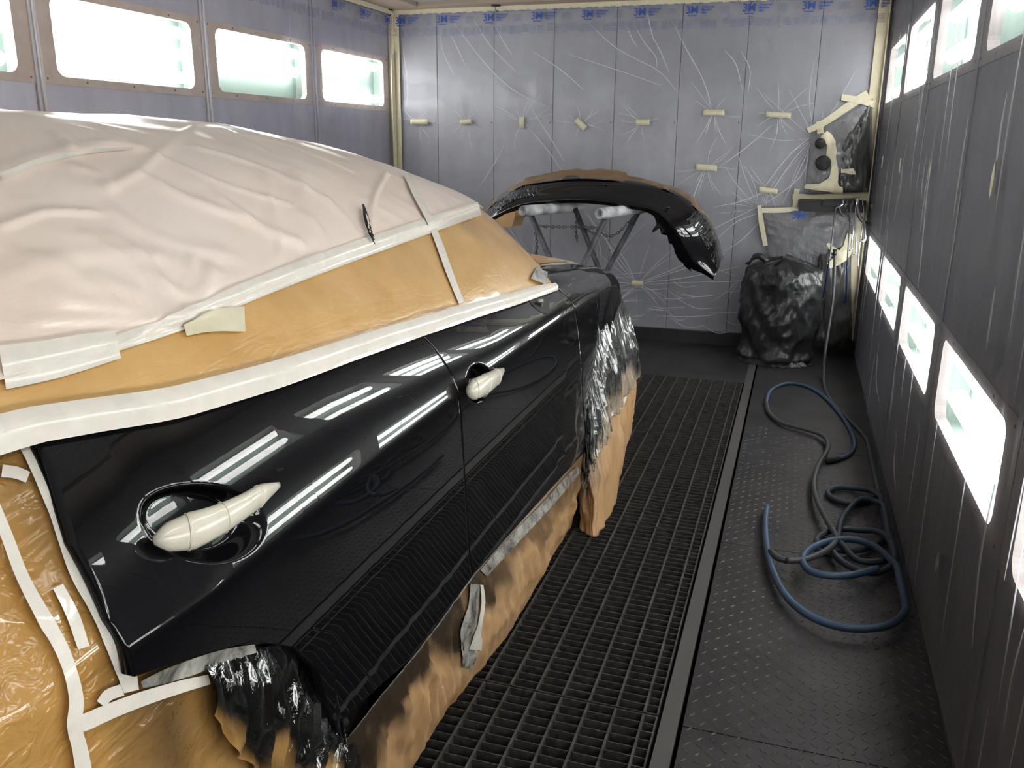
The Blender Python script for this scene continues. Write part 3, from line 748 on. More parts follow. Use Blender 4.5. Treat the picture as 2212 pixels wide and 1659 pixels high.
V = np.stack([X, Y, Z], -1).reshape(-1, 3)
cm = thing('cabin_masking_paper', 'orange kraft paper masking taped over the car windows and roof', 'masking paper')
pa = np.zeros(len(V))
cab = obj('paper_sheet', V, gridf(ny, nt), M['kraft'], cm, True, {'paint': .85 * sstep(3.05, 3.55, Yg) * sstep(.30, .0, Tg) * (.6 + .4 * vnoise(Yg * 9, Tg * 9))})
bvh_cab = BVHTree.FromPolygons([Vector(v) for v in V], [tuple(f) for f in gridf(ny, nt)])
def oncab(px, py, lift=.003):
    o, d = ray(px, py); h = bvh_cab.ray_cast(o, d)
    if h[0] is None: return None
    n = h[1] if h[1].dot(d) < 0 else -h[1]
    return np.array(h[0] + n * lift)

def project(p):
    q = CAM_R @ (np.array(p, float) - np.array([0, 0, EYE])); return W / 2 + FPX * q[0] / q[2], H / 2 - FPX * q[1] / q[2]
# milky film pulled over the roof down to the long tape line
TL = [(0, 815), (120, 790), (250, 745), (385, 697), (520, 638), (700, 568), (850, 515), (950, 480), (1035, 452)]
hits = [oncab(*p, 0) for p in TL]; yt = []
Vg = np.stack([X, Y, Z], -1)
for h in hits:
    if h is None: continue
    k = np.argmin(((Vg - h) ** 2).sum(-1)); i, j = divmod(int(k), nt); yt.append((Yg[i, j], Tg[i, j]))
yt.sort(); yt = [(-.9, yt[0][1])] + yt; print('TLINE', [tuple(round(float(a), 3) for a in b) for b in yt])
tline = lambda y: interp(y, yt)
FOLDS = [[(380, 690), (300, 570), (230, 520)], [(385, 690), (210, 610)], [(395, 690), (408, 560)], [(405, 690), (450, 590)], [(372, 692), (130, 655)], [(365, 700), (60, 700)], [(0, 385), (110, 345), (230, 322), (300, 330)],
         [(225, 415), (262, 400), (330, 350), (420, 285)], [(150, 370), (215, 392), (232, 420)], [(300, 390), (400, 440), (520, 480)], [(330, 345), (460, 400), (620, 450)], [(420, 330), (560, 370), (700, 440)],
         [(470, 440), (560, 500), (640, 530)], [(520, 300), (640, 330), (760, 380)], [(240, 470), (330, 520), (480, 560)], [(180, 520), (300, 600), (380, 640)], [(560, 380), (585, 470), (600, 560)], [(640, 380), (655, 450), (668, 520)],
         [(60, 240), (120, 300), (150, 345)], [(640, 260), (700, 290), (780, 320)], [(20, 600), (180, 560), (330, 560)], [(0, 500), (90, 470), (200, 470)], [(50, 560), (150, 600), (250, 670)], [(780, 540), (740, 480), (700, 440)],
         [(790, 535), (800, 440), (830, 380)], [(700, 560), (680, 500), (640, 470)], [(900, 380), (850, 350), (760, 320)], [(960, 420), (900, 360), (840, 335)], [(450, 250), (480, 290), (560, 330)]]
def foldfield(P, folds, amp, wid, hit):
    d = np.zeros(P.shape[:-1])
    for k, L in enumerate(folds):
        q = [hit(a, b) for a, b in L]; q = [a for a in q if a is not None]
        if len(q) < 2: continue
        q = catmull(q, 4)
        best = np.full(P.shape[:-1], 9.)
        for a, b in zip(q[:-1], q[1:]):
            ab = b - a; t = np.clip(((P - a) @ ab) / (ab @ ab + 1e-12), 0, 1)
            best = np.minimum(best, np.linalg.norm(P - a - t[..., None] * ab, axis=-1))
        w = wid * (1 + .5 * math.sin(k * 2.3)); d += amp * (1 if k % 3 else 1.5) * np.exp(-(best / w) ** 2)
    return d
ny2, nt2 = 420, 220
Ys, Ss = np.meshgrid(np.linspace(-.85, 3.70, ny2), np.linspace(0, 1, nt2), indexing='ij')
t0 = tline(Ys); Ts = t0 + (2 - t0 - t0) * Ss
Xs, Y2, Zs = cabin(Ys, Ts, .010)
P = np.stack([Xs, Y2, Zs], -1)
ff = foldfield(P, FOLDS, .0045, .011, lambda a, b: oncab(a, b, .01)) + .0012 * ridged(Ys * 9 + Ts * 11, Ts * 6 - Ys * 3) * (Ss > .02)
a_ = np.where(Ts > 1, 2 - Ts, Ts) * math.pi / 2
P[..., 0] += ff * np.cos(a_) * np.where(Ts > 1, -1, 1); P[..., 2] += ff * np.sin(a_)
Vm = P.reshape(-1, 3); rf = thing('roof_film', 'milky pinkish plastic film stretched over the covered car roof', 'plastic film')
obj('film_sheet', Vm, gridf(ny2, nt2), M['milky'], rf)
bvh_mil = BVHTree.FromPolygons([Vector(v) for v in Vm], gridf(ny2, nt2))
def first_hit(bvhs, px, py, lift=.004):
    o, d = ray(px, py); best = None
    for b in bvhs:
        h = b.ray_cast(o, d)
        if h[0] is not None and (best is None or h[3] < best[3]): best = h
    if best is None: return None, None
    n = best[1] if best[1].dot(d) < 0 else -best[1]
    return np.array(best[0] + n * lift), np.array(n)
def tape_on(bvhs, pts, wpx, m='tapewhite', lift=.004, name='tape_strip', parent=None, rows=4, step=5, lab=None):
    """tape strip laid on a surface: centre line and width in pixels of the photograph"""
    C_ = catmull([np.array(p, float) for p in pts], step)
    Wd = np.interp(np.linspace(0, 1, len(C_)), np.linspace(0, 1, len(wpx)), wpx) if hasattr(wpx, '__len__') else [wpx] * len(C_)
    V = []; ok = []
    for i, c in enumerate(C_):
        t = C_[min(i + 1, len(C_) - 1)] - C_[max(i - 1, 0)]; t = t / (np.linalg.norm(t) + 1e-9); s = np.array([-t[1], t[0]])
        row = []
        for k in range(rows + 1):
            q = c + s * (k / rows - .5) * Wd[i]; h, n_ = first_hit(bvhs, q[0], q[1], lift); row.append(h)
        if any(r is None for r in row): ok.append(False); row = [np.zeros(3)] * (rows + 1)
        else: ok.append(True)
        V += row
    F = [((i) * (rows + 1) + k, (i + 1) * (rows + 1) + k, (i + 1) * (rows + 1) + k + 1, i * (rows + 1) + k + 1) for i in range(len(C_) - 1) if ok[i] and ok[i + 1] for k in range(rows)]
    if not F: return None
    keep = sorted({i for f in F for i in f}); mp = {a: b for b, a in enumerate(keep)}
    o = obj(name, [V[i] for i in keep], [tuple(mp[i] for i in f) for f in F], M[m], parent)
    if lab: o['label'] = lab
    return o
CB = [bvh_cab, bvh_mil]
tape_on(CB, TL[2:], [34, 40, 44, 42, 36, 34, 30], parent=rf, step=8, lab='long white tape line')
tape_on(CB, [(0, 800), (60, 790), (120, 778), (180, 765), (250, 750)], [95, 90, 86, 76, 60], parent=rf, lift=.007, lab='broad white tape')
tape_on(CB, [(392, 715), (450, 698), (522, 694)], [34, 48, 54], 'tape', .008, parent=rf, rows=5, lab='cream tape piece crossing the line')
tape_on(CB, [(845, 335), (872, 372), (895, 420), (918, 465), (930, 492)], [10, 13, 16, 15, 14], parent=rf, lift=.007)
tape_on(CB, [(934, 498), (950, 540), (966, 585), (980, 622), (994, 656)], [14, 15, 15, 13, 13], parent=cm, lift=.005)
tape_on(CB, [(0, 388), (60, 362), (120, 345), (200, 332), (285, 326)], [16, 16, 13, 10, 5], parent=rf, lift=.006)
tape_on(CB, [(1148, 592), (1164, 600), (1185, 604)], [30, 26, 24], 'tapedirty', .010, parent=cm)
o = tape_on(CB, [(779, 447), (784, 470), (790, 492), (797, 512), (801, 528)], [3, 11, 13, 7, 2], 'hole', .010, 'tear', rf, 2, lab='dark slit torn open')
o = tape_on(CB, [(783, 470), (790, 492), (796, 512)], [2, 5, 2], 'tapewhite', .013, 'tear_edge', rf, 2)
# crumpled corner of clear film between the tape and the belt
# belt tape: a band between the windows and the painted doors
V = []; n = 120; ys = np.linspace(.30, BELT[-1][0], n)
for y in ys:
    wv_ = np.interp(y, [.3, .8, 1.4, 2.6, 3.0], [.055, .050, .042, .034, .014])
    z0 = float(ZB(y)) - .004
    for k in range(5):
        q = k / 4; x, yy, z = (float(v) for v in cabin(y, .0 + q * wv_ / 1.1, .012)); V.append((x + .004 * math.sin(math.pi * q), y, z + (0 if k else -.006)))
tag(obj('tape_strip', V, gridf(n, 5), M['tapewhite'], cm))['label'] = 'white tape band along the belt line'

# ------------------------------------------------------------------ rear side sheet (kraft under clear film) and its tapes
sh = thing('rear_masking_sheet', 'orange kraft sheet under glossy film covering rear flank and wheel', 'masking paper')
nyr, nzr = 260, 200
Yr, Qr = np.meshgrid(np.linspace(-.75, 1.34, nyr), np.linspace(0, 1, nzr), indexing='ij')
Zr = .02 + (ZB(Yr) - .006 - .02) * Qr
Xr = bodyx(Yr, np.maximum(Zr, .3)) - .013
gath = sstep(.75, .45, Zr) * sstep(.45, .8, Yr)
Xr = Xr + (1 - gath) * (.004 * vnoise(Yr * 5, Zr * 8) + .003 * ridged(Yr * 8 + Zr * 10, Zr * 5)) * sstep(1.0, .85, Yr) + gath * (.012 * ridged(Yr * 11 + .8 * vnoise(Zr * 4, Yr), Zr * 1.3) + .004 * ridged(Yr * 31, Zr * 5))
Xr = Xr - .012 * sstep(.35, .8, Yr) * (Zr > .5) - sstep(1.2, 1.34, Yr) * .03
pz = zbot_rear(Yr) - Zr
Xr = Xr - .06 * sstep(-.02, -.07, pz) * sstep(.775, .82, Yr)
paint = sstep(.62, .9, Yr + .12 * vnoise(Yr * 14, Zr * 1.5)) * sstep(.30, .10, pz + .09 * vnoise(Yr * 17, Zr * 2)) 
paint = np.clip(paint + sstep(1.02, 1.14, Yr + .05 * vnoise(Yr * 9, Zr * 3)) * sstep(.10, .3, Zr), 0, 1)
Vr = np.stack([Xr, Yr, Zr], -1).reshape(-1, 3)
obj('kraft_sheet', Vr, gridf(nyr, nzr), M['kraft2'], sh, True, {'paint': paint})
bvh_r = BVHTree.FromPolygons([Vector(v) for v in Vr], gridf(nyr, nzr)); RB = [bvh_r, bvh_cab]
tape_on(RB, [(48, 945), (66, 990), (90, 1050), (114, 1110), (135, 1175), (162, 1245), (203, 1312), (240, 1385), (262, 1440), (275, 1492)], [46, 34, 30, 28, 28, 32, 40, 46, 46, 34], parent=sh, lift=.006, lab='white tape along the painted edge')
tape_on(RB, [(-20, 1100), (8, 1170), (38, 1250), (78, 1330), (113, 1385), (137, 1445), (150, 1510), (147, 1560), (158, 1610), (168, 1665)], [24, 26, 28, 32, 32, 30, 32, 32, 34, 36], parent=sh, lift=.009, lab='long curved white tape')
tape_on(RB, [(165, 1562), (230, 1535), (300, 1508), (380, 1482), (445, 1465)], [34, 34, 32, 28, 22], parent=sh, lift=.006, lab='white tape below the wheel arch')
tape_on(RB, [(292, 1476), (340, 1458), (400, 1437), (465, 1415), (540, 1398)], [16, 30, 34, 30, 18], 'tapedirty', .010, parent=sh, lab='grey sprayed tape under the arch lip')
tape_on(RB, [(120, 1270), (150, 1330), (175, 1400)], [24, 28, 26], parent=sh, lift=.005)
tape_on(RB, [(0, 1022), (30, 1026), (56, 1036)], [26, 26, 24], parent=sh, lift=.005)
tape_on(RB, [(205, 1520), (222, 1500), (252, 1488)], [22, 26, 26], parent=sh, lift=.008)
# wet crinkled film over the arch mouth
mbp = [(430, 1425), (520, 1400), (620, 1400), (690, 1450), (730, 1545)]
lowp = [(440, 1540), (520, 1650), (610, 1690), (670, 1720), (720, 1740)]
A = catmull([first_hit(RB, *p, .006)[0] for p in mbp], 14); B = catmull([first_hit(RB, *p, .012)[0] for p in lowp], 14)
V = []; cl = []; nn = 40
for i, (a, b) in enumerate(zip(A, B)):
    for k in range(nn):
        q = k / (nn - 1); p = a + (b - a) * q
        r1 = float(ridged(i * .55, q * 2.5 + i * .05)); x = p[0] + .014 * math.sin(math.pi * q) + .011 * r1 * min(1, q * 4) * min(1, i / 8) + .006 * q
        V.append((x, p[1] + .006 * float(vnoise(i * .4, q * 6)) * min(1, i / 8), p[2])); cl.append(float(sstep(.70, 1.0, q + .22 * float(vnoise(i * .13, q * 3)))))
obj('crinkled_film', V, gridf(len(A), nn), M['crinkle2'], sh, True, {'clean': cl})

# ------------------------------------------------------------------ sill paper skirt
def skirt(name, top, hem, m, parent, nrow, out, nz_amp, attrs, t0=0.0, t1=1.0, dens=14, seed=0, lift=0, nf=1.0):
    T = catmull(top, dens); B = catmull(hem, dens); n = min(len(T), len(B)); V = []; UU = []; QQ = []
    for i in range(n):
        u = i / (n - 1); o_ = np.interp(u, np.linspace(0, 1, len(out)), out)
        for k in range(nrow):
            q = t0 + (t1 - t0) * k / (nrow - 1); p = T[i] + (B[i] - T[i]) * q
            L = i * .16 * nf + seed
            e = nz_amp * (1.1 * float(ridged(L * 1.1 + .5 * float(vnoise(q * 3, L)), q * 2.0)) + .6 * float(ridged(L * 2.7 - q * 3, q * 4 + 5)) + .3 * float(vnoise(L * 6, q * 9))) * min(1, q * 3 + .05)
            b = o_ * math.sin(math.pi * min(1, q * 1.0)) ** .8
            e *= 1 - .75 * float(sstep(.7, 1, q)); V.append((p[0] + b + e + lift, p[1] + .4 * e, max(.004, p[2] + .0 * e))); UU.append(u); QQ.append(q)
    o = obj(name, V, gridf(n, nrow), m, parent, True, {k: v(np.array(UU), np.array(QQ)) for k, v in attrs.items()})
    o.modifiers.new('t', 'SOLIDIFY').thickness = .0008
    return V, gridf(n, nrow), o
def ob(px, py, l=-.004): return onbody(px, py, l)
sp_ = thing('sill_masking_paper', 'brown kraft paper skirt hanging from the car sill to the grating', 'masking paper')
top = [ob(*p) for p in ((742, 1605), (815, 1512), (890, 1420), (955, 1335), (1020, 1245), (1075, 1183), (1130, 1120), (1190, 1055), (1258, 980))]
hem = [np.array((x, y, .004)) for x, y in ((-.80, 1.15), (-.775, 1.42), (-.762, 1.62), (-.765, 1.80), (-.745, 2.0), (-.728, 2.2), (-.73, 2.45), (-.735, 2.75), (-.735, 3.08))]
dark = lambda u, q: np.clip(sstep(.52, .12, q + .22 * vnoise(u * 22, q * 3) + .1 * vnoise(u * 60, q * 9)) * .95 - .25 * sstep(.45, .7, u) + .0, 0, 1)
Vs_, Fs_, _ = skirt('paper_skirt', top, hem, M['paper'], sp_, 46, [.0, .01, .015, .02, .015, .02, .03, .03, .0], .010, {'paint': dark}, dens=22)
bvh_s = BVHTree.FromPolygons([Vector(v) for v in Vs_], Fs_)
tape_on([bvh_s], [(1022, 1262), (1018, 1310), (1008, 1360), (1012, 1400), (1006, 1440)], [20, 22, 34, 40, 22], 'tapedirty', .006, parent=sp_, lab='torn grey white tape')
tape_on([bvh_s], [(1034, 1262), (1038, 1300), (1030, 1350), (1022, 1400)], [8, 8, 10, 26], 'tapewhite', .009, parent=sp_)
o = tape_on([bvh_s], [(1042, 1238), (1085, 1190), (1130, 1142), (1180, 1090), (1228, 1035), (1258, 1002)], [20, 22, 22, 20, 18, 14], 'tapedirty', .004, parent=sp_, step=9, lab='silver grey sprayed tape along the sill')
tape_on([bvh_s], [(760, 1590), (830, 1500), (880, 1445), (930, 1375), (985, 1300)], [8, 12, 16, 14, 8], 'tapedirty', .004, parent=sp_)

# ------------------------------------------------------------------ front wheel cover
fw = thing('front_wheel_masking', 'crinkled film and brown paper wrapped around the front wheel', 'masking paper')
top = [ob(*p) for p in ((1258, 985), (1266, 900), (1271, 830), (1280, 781), (1294, 716), (1311, 669))]
top = [top[0]] + [t - np.array([.035, -.01, 0]) for t in top[1:]] + [np.array(q) for q in ((-.768, 3.88, .765), (-.775, 4.10, .715), (-.80, 4.26, .60))]
hem = [np.array((x, y, .004)) for x, y in ((-.70, 3.04), (-.66, 3.0), (-.620, 2.995), (-.612, 3.14), (-.617, 3.32), (-.645, 3.55), (-.675, 3.76), (-.72, 4.05), (-.77, 4.36))]
bl = [.0, .0, .0, .01, .025, .04, .05, .05, .04]
Vf, Ff, _ = skirt('paper_wrap', top, hem, M['paper'], fw, 60, bl, .016, {'paint': lambda u, q: np.clip(sstep(.34, .08, q + .22 * vnoise(u * 12, q * 4)) + .85 * sstep(.34, .12, u + .1 * vnoise(u * 5, q * 5)) * sstep(1.0, .6, q), 0, 1)}, .30, 1.0, 16, 4, nf=1.6)
Vk, Fk, _ = skirt('crinkled_film', top, hem, M['crinkle'], fw, 70, bl, .015, {'clean': lambda u, q: sstep(.34, .46, q + .12 * vnoise(u * 14, q * 7))}, 0, .50, 22, 9, .020, nf=2.2)
bvh_f = BVHTree.FromPolygons([Vector(v) for v in Vf], Ff)
tape_on([bvh_f], [(1352, 852), (1338, 880), (1318, 895), (1305, 905)], [6, 8, 8, 5], 'tapewhite', .006, parent=fw)

# bonnet paper with white tape edge
hp = thing('bonnet_masking_paper', 'brown paper with white tape edge lying on the car bonnet', 'masking paper')
V = []
for y in np.linspace(3.2, 4.27, 26):
    for t in np.linspace(0, 1, 30):
        xw = -.93 - (y > 4) * (y - 4) * .3; x = xw + .01 + (-1.62 - xw) * 2 * t
        V.append((x, y, float(zw(max(y, 3.3))) + .056 + .050 * math.sin(math.pi * t) ** .7 + .006 * float(ridged(y * 7, t * 9)) + .012 * float(sstep(3.5, 3.2, y))))
obj('paper_sheet', V, gridf(26, 30), M['paper'], hp, True, {'paint': np.zeros(len(V))})
V = []
for i, y in enumerate(np.linspace(3.15, 4.25, 24)):
    xw = -.925 - (y > 4) * (y - 4) * .3 + .006 * float(vnoise(y * 9, 2))
    for k in range(4):
        t = k / 3; V.append((xw + .03 - .075 * t, y, float(zw(max(y, 3.3))) + .050 + .022 * t))
obj('tape_strip', V, gridf(24, 4), M['tapewhite'], hp)

# ------------------------------------------------------------------ bumper on its trestle
bu = thing('front_bumper', 'glossy black car bumper lying face up on the trestle by back wall', 'bumper', (0, 0, 0))
RW = [([(1052, 450), (1078, 426), (1122, 397), (1180, 384), (1232, 375), (1300, 375), (1380, 387), (1450, 405), (1500, 432), (1533, 475), (1552, 520), (1561, 560)], 5.86),
      ([(1050, 458), (1075, 436), (1125, 405), (1180, 394), (1240, 388), (1300, 389), (1380, 396), (1445, 413), (1492, 440), (1524, 475), (1545, 520), (1556, 565)], 5.66),
      ([(1052, 468), (1078, 450), (1125, 425), (1180, 419), (1240, 415), (1300, 417), (1370, 426), (1425, 440), (1466, 463), (1500, 500), (1530, 545), (1550, 583)], 5.50),
      ([(1056, 476), (1082, 459), (1128, 440), (1180, 433), (1240, 430), (1300, 433), (1364, 442), (1412, 452), (1445, 475), (1474, 512), (1502, 560), (1543, 597)], 5.43),
      ([(1058, 482), (1085, 466), (1130, 449), (1180, 441), (1240, 437), (1300, 441), (1355, 449), (1396, 457), (1424, 482), (1446, 520), (1474, 566), (1538, 603)], 5.45)]
def edgejag(i, u): return .012 * float(vnoise(u * 40, 3)) * (u > .72)
cols = []
for pts, yy in RW:
    q = catmull([at(a, b, 1, yy) for a, b in pts], 14); cols.append(q)
n = len(cols[0]); V = []; ku = 6
for i in range(n):
    Q = catmull([c[i] for c in cols], ku); m_ = len(Q); u = i / (n - 1)
    for k, p in enumerate(Q):
        p = p.copy()
        if k > m_ - 4: p[2] += edgejag(k, u); p[0] += edgejag(k, u + .3)
        V.append(p)
obj('bumper_skin', V, gridf(n, m_), M['paint'], bu).modifiers.new('t', 'SOLIDIFY').thickness = .006
bp = obj('masking_paper', [np.array(V[i * m_ + k]) + np.array([0, 0, .006 + .010 * float(ridged(i * .11, k * .5)) + (.018 if k < 3 and 30 < i < 80 else 0)]) for i in range(n) for k in range(ku + 2)], gridf(n, ku + 2), M['paper'], bu, True, {'paint': [.55 if k < ku + 1 else .9 for i in range(n) for k in range(ku + 2)]})
for nm, i0, i1, k0, k1 in (('crinkled_tape', 8, 38, 6, 14), ('crinkled_tape', 118, 140, 6, 12), ('crinkled_tape', n - 12, n - 1, 5, 13)):
    VV = []; cnt = (i1 - i0) * 3; 
    for a in range(cnt):
        for k in range((k1 - k0) * 3):
            fi, fk = i0 + a / 3, k0 + k / 3; A_, B_ = int(fi), int(fk); p = np.array(V[A_ * m_ + B_]) * (1 - fi + A_) + np.array(V[min(A_ + 1, n - 1) * m_ + B_]) * (fi - A_)
            p2 = np.array(V[A_ * m_ + B_ + 1]) * (1 - fi + A_) + np.array(V[min(A_ + 1, n - 1) * m_ + B_ + 1]) * (fi - A_); p = p + (p2 - p) * (fk - B_)
            e = .005 + .006 * float(ridged(a * .5, k * .3)); VV.append(p + np.array([.2 * e, -e, e]))
    obj(nm, VV, gridf(cnt, (k1 - k0) * 3), M['crinkle'], bu, True, {'clean': [.0] * len(VV)})
v = [at(*p, 1, 5.4) for p in ((1060, 480), (1092, 462), (1113, 456), (1112, 470), (1106, 489), (1088, 491), (1072, 486))]
v2 = [a + np.array([.03, .12, 0]) for a in v]
obj('masking_paper', v + v2, [tuple(range(7)), tuple(range(13, 6, -1))] + [(i, 7 + i, 7 + (i + 1) % 7, (i + 1) % 7) for i in range(7)], M['paper'], bu, False, {'paint': [0] * 14})
for a, b in ((1310, 398), (1443, 448), (1418, 463), (1122, 448)):
    p = at(a, b, 1, 5.47); v, f = lathe([(0, .004), (.009, .003), (.011, -.01)], 12, 'y'); obj('clip', [(x, -y, z) for x, y, z in v], f, M['paint'], bu, loc=p + np.array([0, -.02, 0]))
# inner bracket of the right end with its jagged vents
v = [at(a, b, 1, 5.52) for a, b in ((1416, 470), (1440, 480), (1470, 500), (1484, 540), (1494, 585), (1478, 572), (1474, 545), (1462, 540), (1462, 530), (1446, 524), (1443, 508), (1430, 505), (1426, 492), (1412, 502), (1410, 497), (1420, 484))]
o = obj('end_bracket', v, [tuple(range(len(v)))], M['paint'], bu, False); o.modifiers.new('t', 'SOLIDIFY').thickness = .03

M['standgrey'] = mat('overspray_grey_stand', (.20, .20, .22), .55, .1)
n = noise(M['standgrey'], 16, 5); base(M['standgrey'], ramp(M['standgrey'], n, [(.35, (.045, .045, .055)), (.65, (.12, .12, .14))]))
M['foam'] = mat('pale_foam_tube', (.55, .56, .58), .6); base(M['foam'], ramp(M['foam'], noise(M['foam'], 9, 5), [(.35, (.25, .26, .27)), (.6, (.66, .67, .69))]))
st = thing('trestle', 'grey folding trestle with padded tubes and crossed legs under the bumper', 'trestle')
def ext_floor(a, b, y):
    p, q = at(*a, 1, y), at(*b, 1, y); t = (p[2] - .012) / (p[2] - q[2]); return p, p + (q - p) * t
for (a, b, y) in (((1146, 462), (1200, 585), 5.30), ((1312, 462), (1250, 590), 5.30), ((1242, 450), (1303, 605), 5.62), ((1383, 450), (1300, 605), 5.62)):
    p, q = ext_floor(a, b, y); v, f = tube([p, q], .0175, 12); obj('leg', v, f, M['standgrey'], st)
    v, f = lathe([(.0, -.012), (.022, -.012), (.022, .02), (.0, .02)], 12); obj('foot', v, f, M['rubber'], st, loc=q)
for (a, b) in (((1128, 456), (1256, 446)), ((1294, 462), (1396, 449))):
    p, q = at(*a, 1, 5.16), at(*b, 1, 5.74)
    P = [p + (q - p) * t for t in (0, .02, .3, .6, 1)]
    v, f = tube(P, [.030, .034, .034, .033, .032], 16, False)
    L0 = len(v); v2, _ = tube([p, p + (q - p) * .12], .019, 16, False); v = list(v) + list(v2)
    f = f + [(k, (k + 1) % 16, L0 + (k + 1) % 16, L0 + k) for k in range(16)] + [(L0 + k, L0 + (k + 1) % 16, L0 + 16 + (k + 1) % 16, L0 + 16 + k) for k in range(16)] + [tuple(range(L0 + 16, L0 + 32))]
    o = obj('padded_tube', v, f, M['foam'], st); o['label'] = 'pale foam padded tube'
    v, f = tube([p + (q - p) * .13, q], .017, 10); obj('inner_tube', v, f, M['hole'], o)
def chain(pts, y, name='chain'):
    P = catmull([at(*p, 1, y) for p in pts], 12); d = [0]
    for a, b in zip(P[:-1], P[1:]): d.append(d[-1] + np.linalg.norm(b - a))
    V = []; F = []; s = 0; k = 0
    while s < d[-1]:
        i = min(np.searchsorted(d, s), len(P) - 1); j = max(i - 1, 0); c = P[i]; t = P[i] - P[j] if i != j else P[1] - P[0]; t = t / np.linalg.norm(t)
        up = np.array([0, 1., 0]) if k % 2 else np.cross(t, [0, 1, 0]); up = up / np.linalg.norm(up)
        ring = [c + t * math.cos(a) * .014 + up * math.sin(a) * .0075 for a in np.linspace(0, 2 * math.pi, 9)]
        v, f = tube(ring, .003, 5, False); n0 = len(V); V += v; F += [tuple(x + n0 for x in q) for q in f]; s += .021; k += 1
    tag(obj(name, V, F, M['standgrey'], st), kind='stuff')
chain([(1163, 488), (1200, 490), (1240, 490), (1287, 491)], 5.28); chain([(1246, 468), (1244, 495), (1247, 520)], 5.6)
chain([(1296, 500), (1312, 510), (1335, 503), (1365, 472)], 5.58); chain([(1157, 505), (1160, 530), (1156, 562)], 5.34)
chain([(1248, 480), (1262, 492), (1285, 507)], 5.6)

# ------------------------------------------------------------------ black wrapped drum
m = mat('black_plastic_bag', (.018, .019, .021), .4, 0, .12)
bump(m, noise(m, 6, 4, coords(m, (1, 1, .8)), .55, 1.4), .45, .03); M['bag'] = m
bg = thing('covered_drum', 'round drum wrapped in crumpled black plastic by the back wall', 'covered drum', (-.055, 6.22, 0))
nz_, na = 90, 140; V = []
for i in range(nz_):
    t = i / (nz_ - 1); z = .004 + .70 * t; r = np.interp(t, [0, .05, .12, .4, .6, .8, .9, .96, 1], [.205, .235, .225, .245, .238, .232, .21, .13, .01])
    for k in range(na):
        a = 2 * math.pi * k / na; ca, sa = math.cos(a), math.sin(a)
        e = .016 * float(ridged(3 + 2.2 * ca + z * 6, 3 + 2.2 * sa - z * 4)) + .012 * float(ridged(9 + 5 * ca - z * 9, 9 + 5 * sa + z * 7)) + .005 * float(ridged(20 + 11 * ca, 20 + 11 * sa + z * 16))
        sq = 1 + .05 * abs(math.cos(2 * a)); rr2 = max(.005, r * sq + e * min(1, (1 - t) * 8 + .2))
        V.append((rr2 * ca, rr2 * sa, z + .03 * float(vnoise(3 + ca * 2, 3 + sa * 2)) * t + e * .6 * (t > .85)))
F = [(i * na + k, i * na + (k + 1) % na, (i + 1) * na + (k + 1) % na, (i + 1) * na + k) for i in range(nz_ - 1) for k in range(na)]
obj('plastic_wrap', V, F, M['bag'], bg)
v, f = tube(catmull([(-.10, -.17, .70), (-.16, -.18, .735), (-.20, -.17, .72), (-.22, -.15, .68)], 6), [.02] * 19, 8); obj('wrap_knot', [(p[0] + .02 * float(vnoise(p[2] * 40, p[0] * 30)), p[1], p[2]) for p in v], f, M['bag'], bg)
V = []
for i in range(40):
    a = -2.9 + i * .065; 
    for k in range(5): r = .225 + .045 * k / 4 + .008 * math.sin(i * 1.7) * k / 4; V.append((r * math.cos(a), r * math.sin(a), .035 - .031 * k / 4 + .006 * math.sin(i * 2.3)*(k<4)))
obj('loose_hem', V, gridf(40, 5), M['bag'], bg)

# ------------------------------------------------------------------ wrapped wall device, rail with hooks, lower plastic sheet
m = mat('crumpled_grey_plastic', (.27, .27, .29), .15, 0, .4)
bump(m, noise(m, 24, 5, coords(m, (1, 1, .6)), .65, 2), 1, .02); see_through(m, .18); M['grayplastic'] = m
m = mat('crumpled_dark_plastic', (.07, .072, .07), .2, 0, .4)
bump(m, noise(m, 14, 5, coords(m, (1, 1, .4)), .6, 1.2), .8, .02); see_through(m, .12); M['darkplastic'] = m
def px_sheet(name, quad, y, bulge, m, par, n=34, lump=.012, seed=0, edge=0.0, attrs=None):
    """crumpled sheet over four corner pixels (tl, tr, br, bl) at the wall, bulging towards the room"""
    c = [np.array(q, float) for q in quad]; V = []
    for i in range(n):
        for k in range(n):
            u, v_ = i / (n - 1), k / (n - 1); p = (c[0] * (1 - u) + c[1] * u) * (1 - v_) + (c[3] * (1 - u) + c[2] * u) * v_
            w = (math.sin(math.pi * u) * math.sin(math.pi * v_)) ** .5
            e = bulge * w + (lump * (float(ridged(seed + u * 4 + v_ * 2, seed + v_ * 5)) + .5 * float(ridged(seed + u * 11, v_ * 9 - u * 4))) * min(1, w * 2.5))
            q = at(p[0], p[1], 1, y); V.append((q[0], y - max(0, e), q[2]))
    return obj(name, V, gridf(n, n), m, par)
yw = FY - .02
dv = thing('wrapped_device', 'wall device wrapped in crumpled grey plastic and cream tape, right corner', 'wrapped device')
px_sheet('plastic_wrap', [(1752, 290), (1886, 212), (1880, 412), (1738, 420)], yw, .07, M['grayplastic'], dv, 46, .014)
px_sheet('plastic_wrap', [(1818, 290), (1880, 226), (1878, 415), (1806, 415)], yw - .03, .06, M['darkplastic'], dv, 34, .012, 5)
bvd = BVHTree.FromPolygons([Vector(v.co) for o in dv.children for v in o.data.vertices], [tuple(i + b for i in p.vertices) for b, o in zip((0, 46 * 46), dv.children) for p in o.data.polygons])
plane_b = BVHTree.FromPolygons([Vector(p) for p in ((XL, FY - .012, 0), (XR + .5, FY - .012, 0), (XR + .5, FY - .012, 2.4), (XL, FY - .012, 2.4))], [(0, 1, 2, 3)])
DB = [bvd, plane_b]
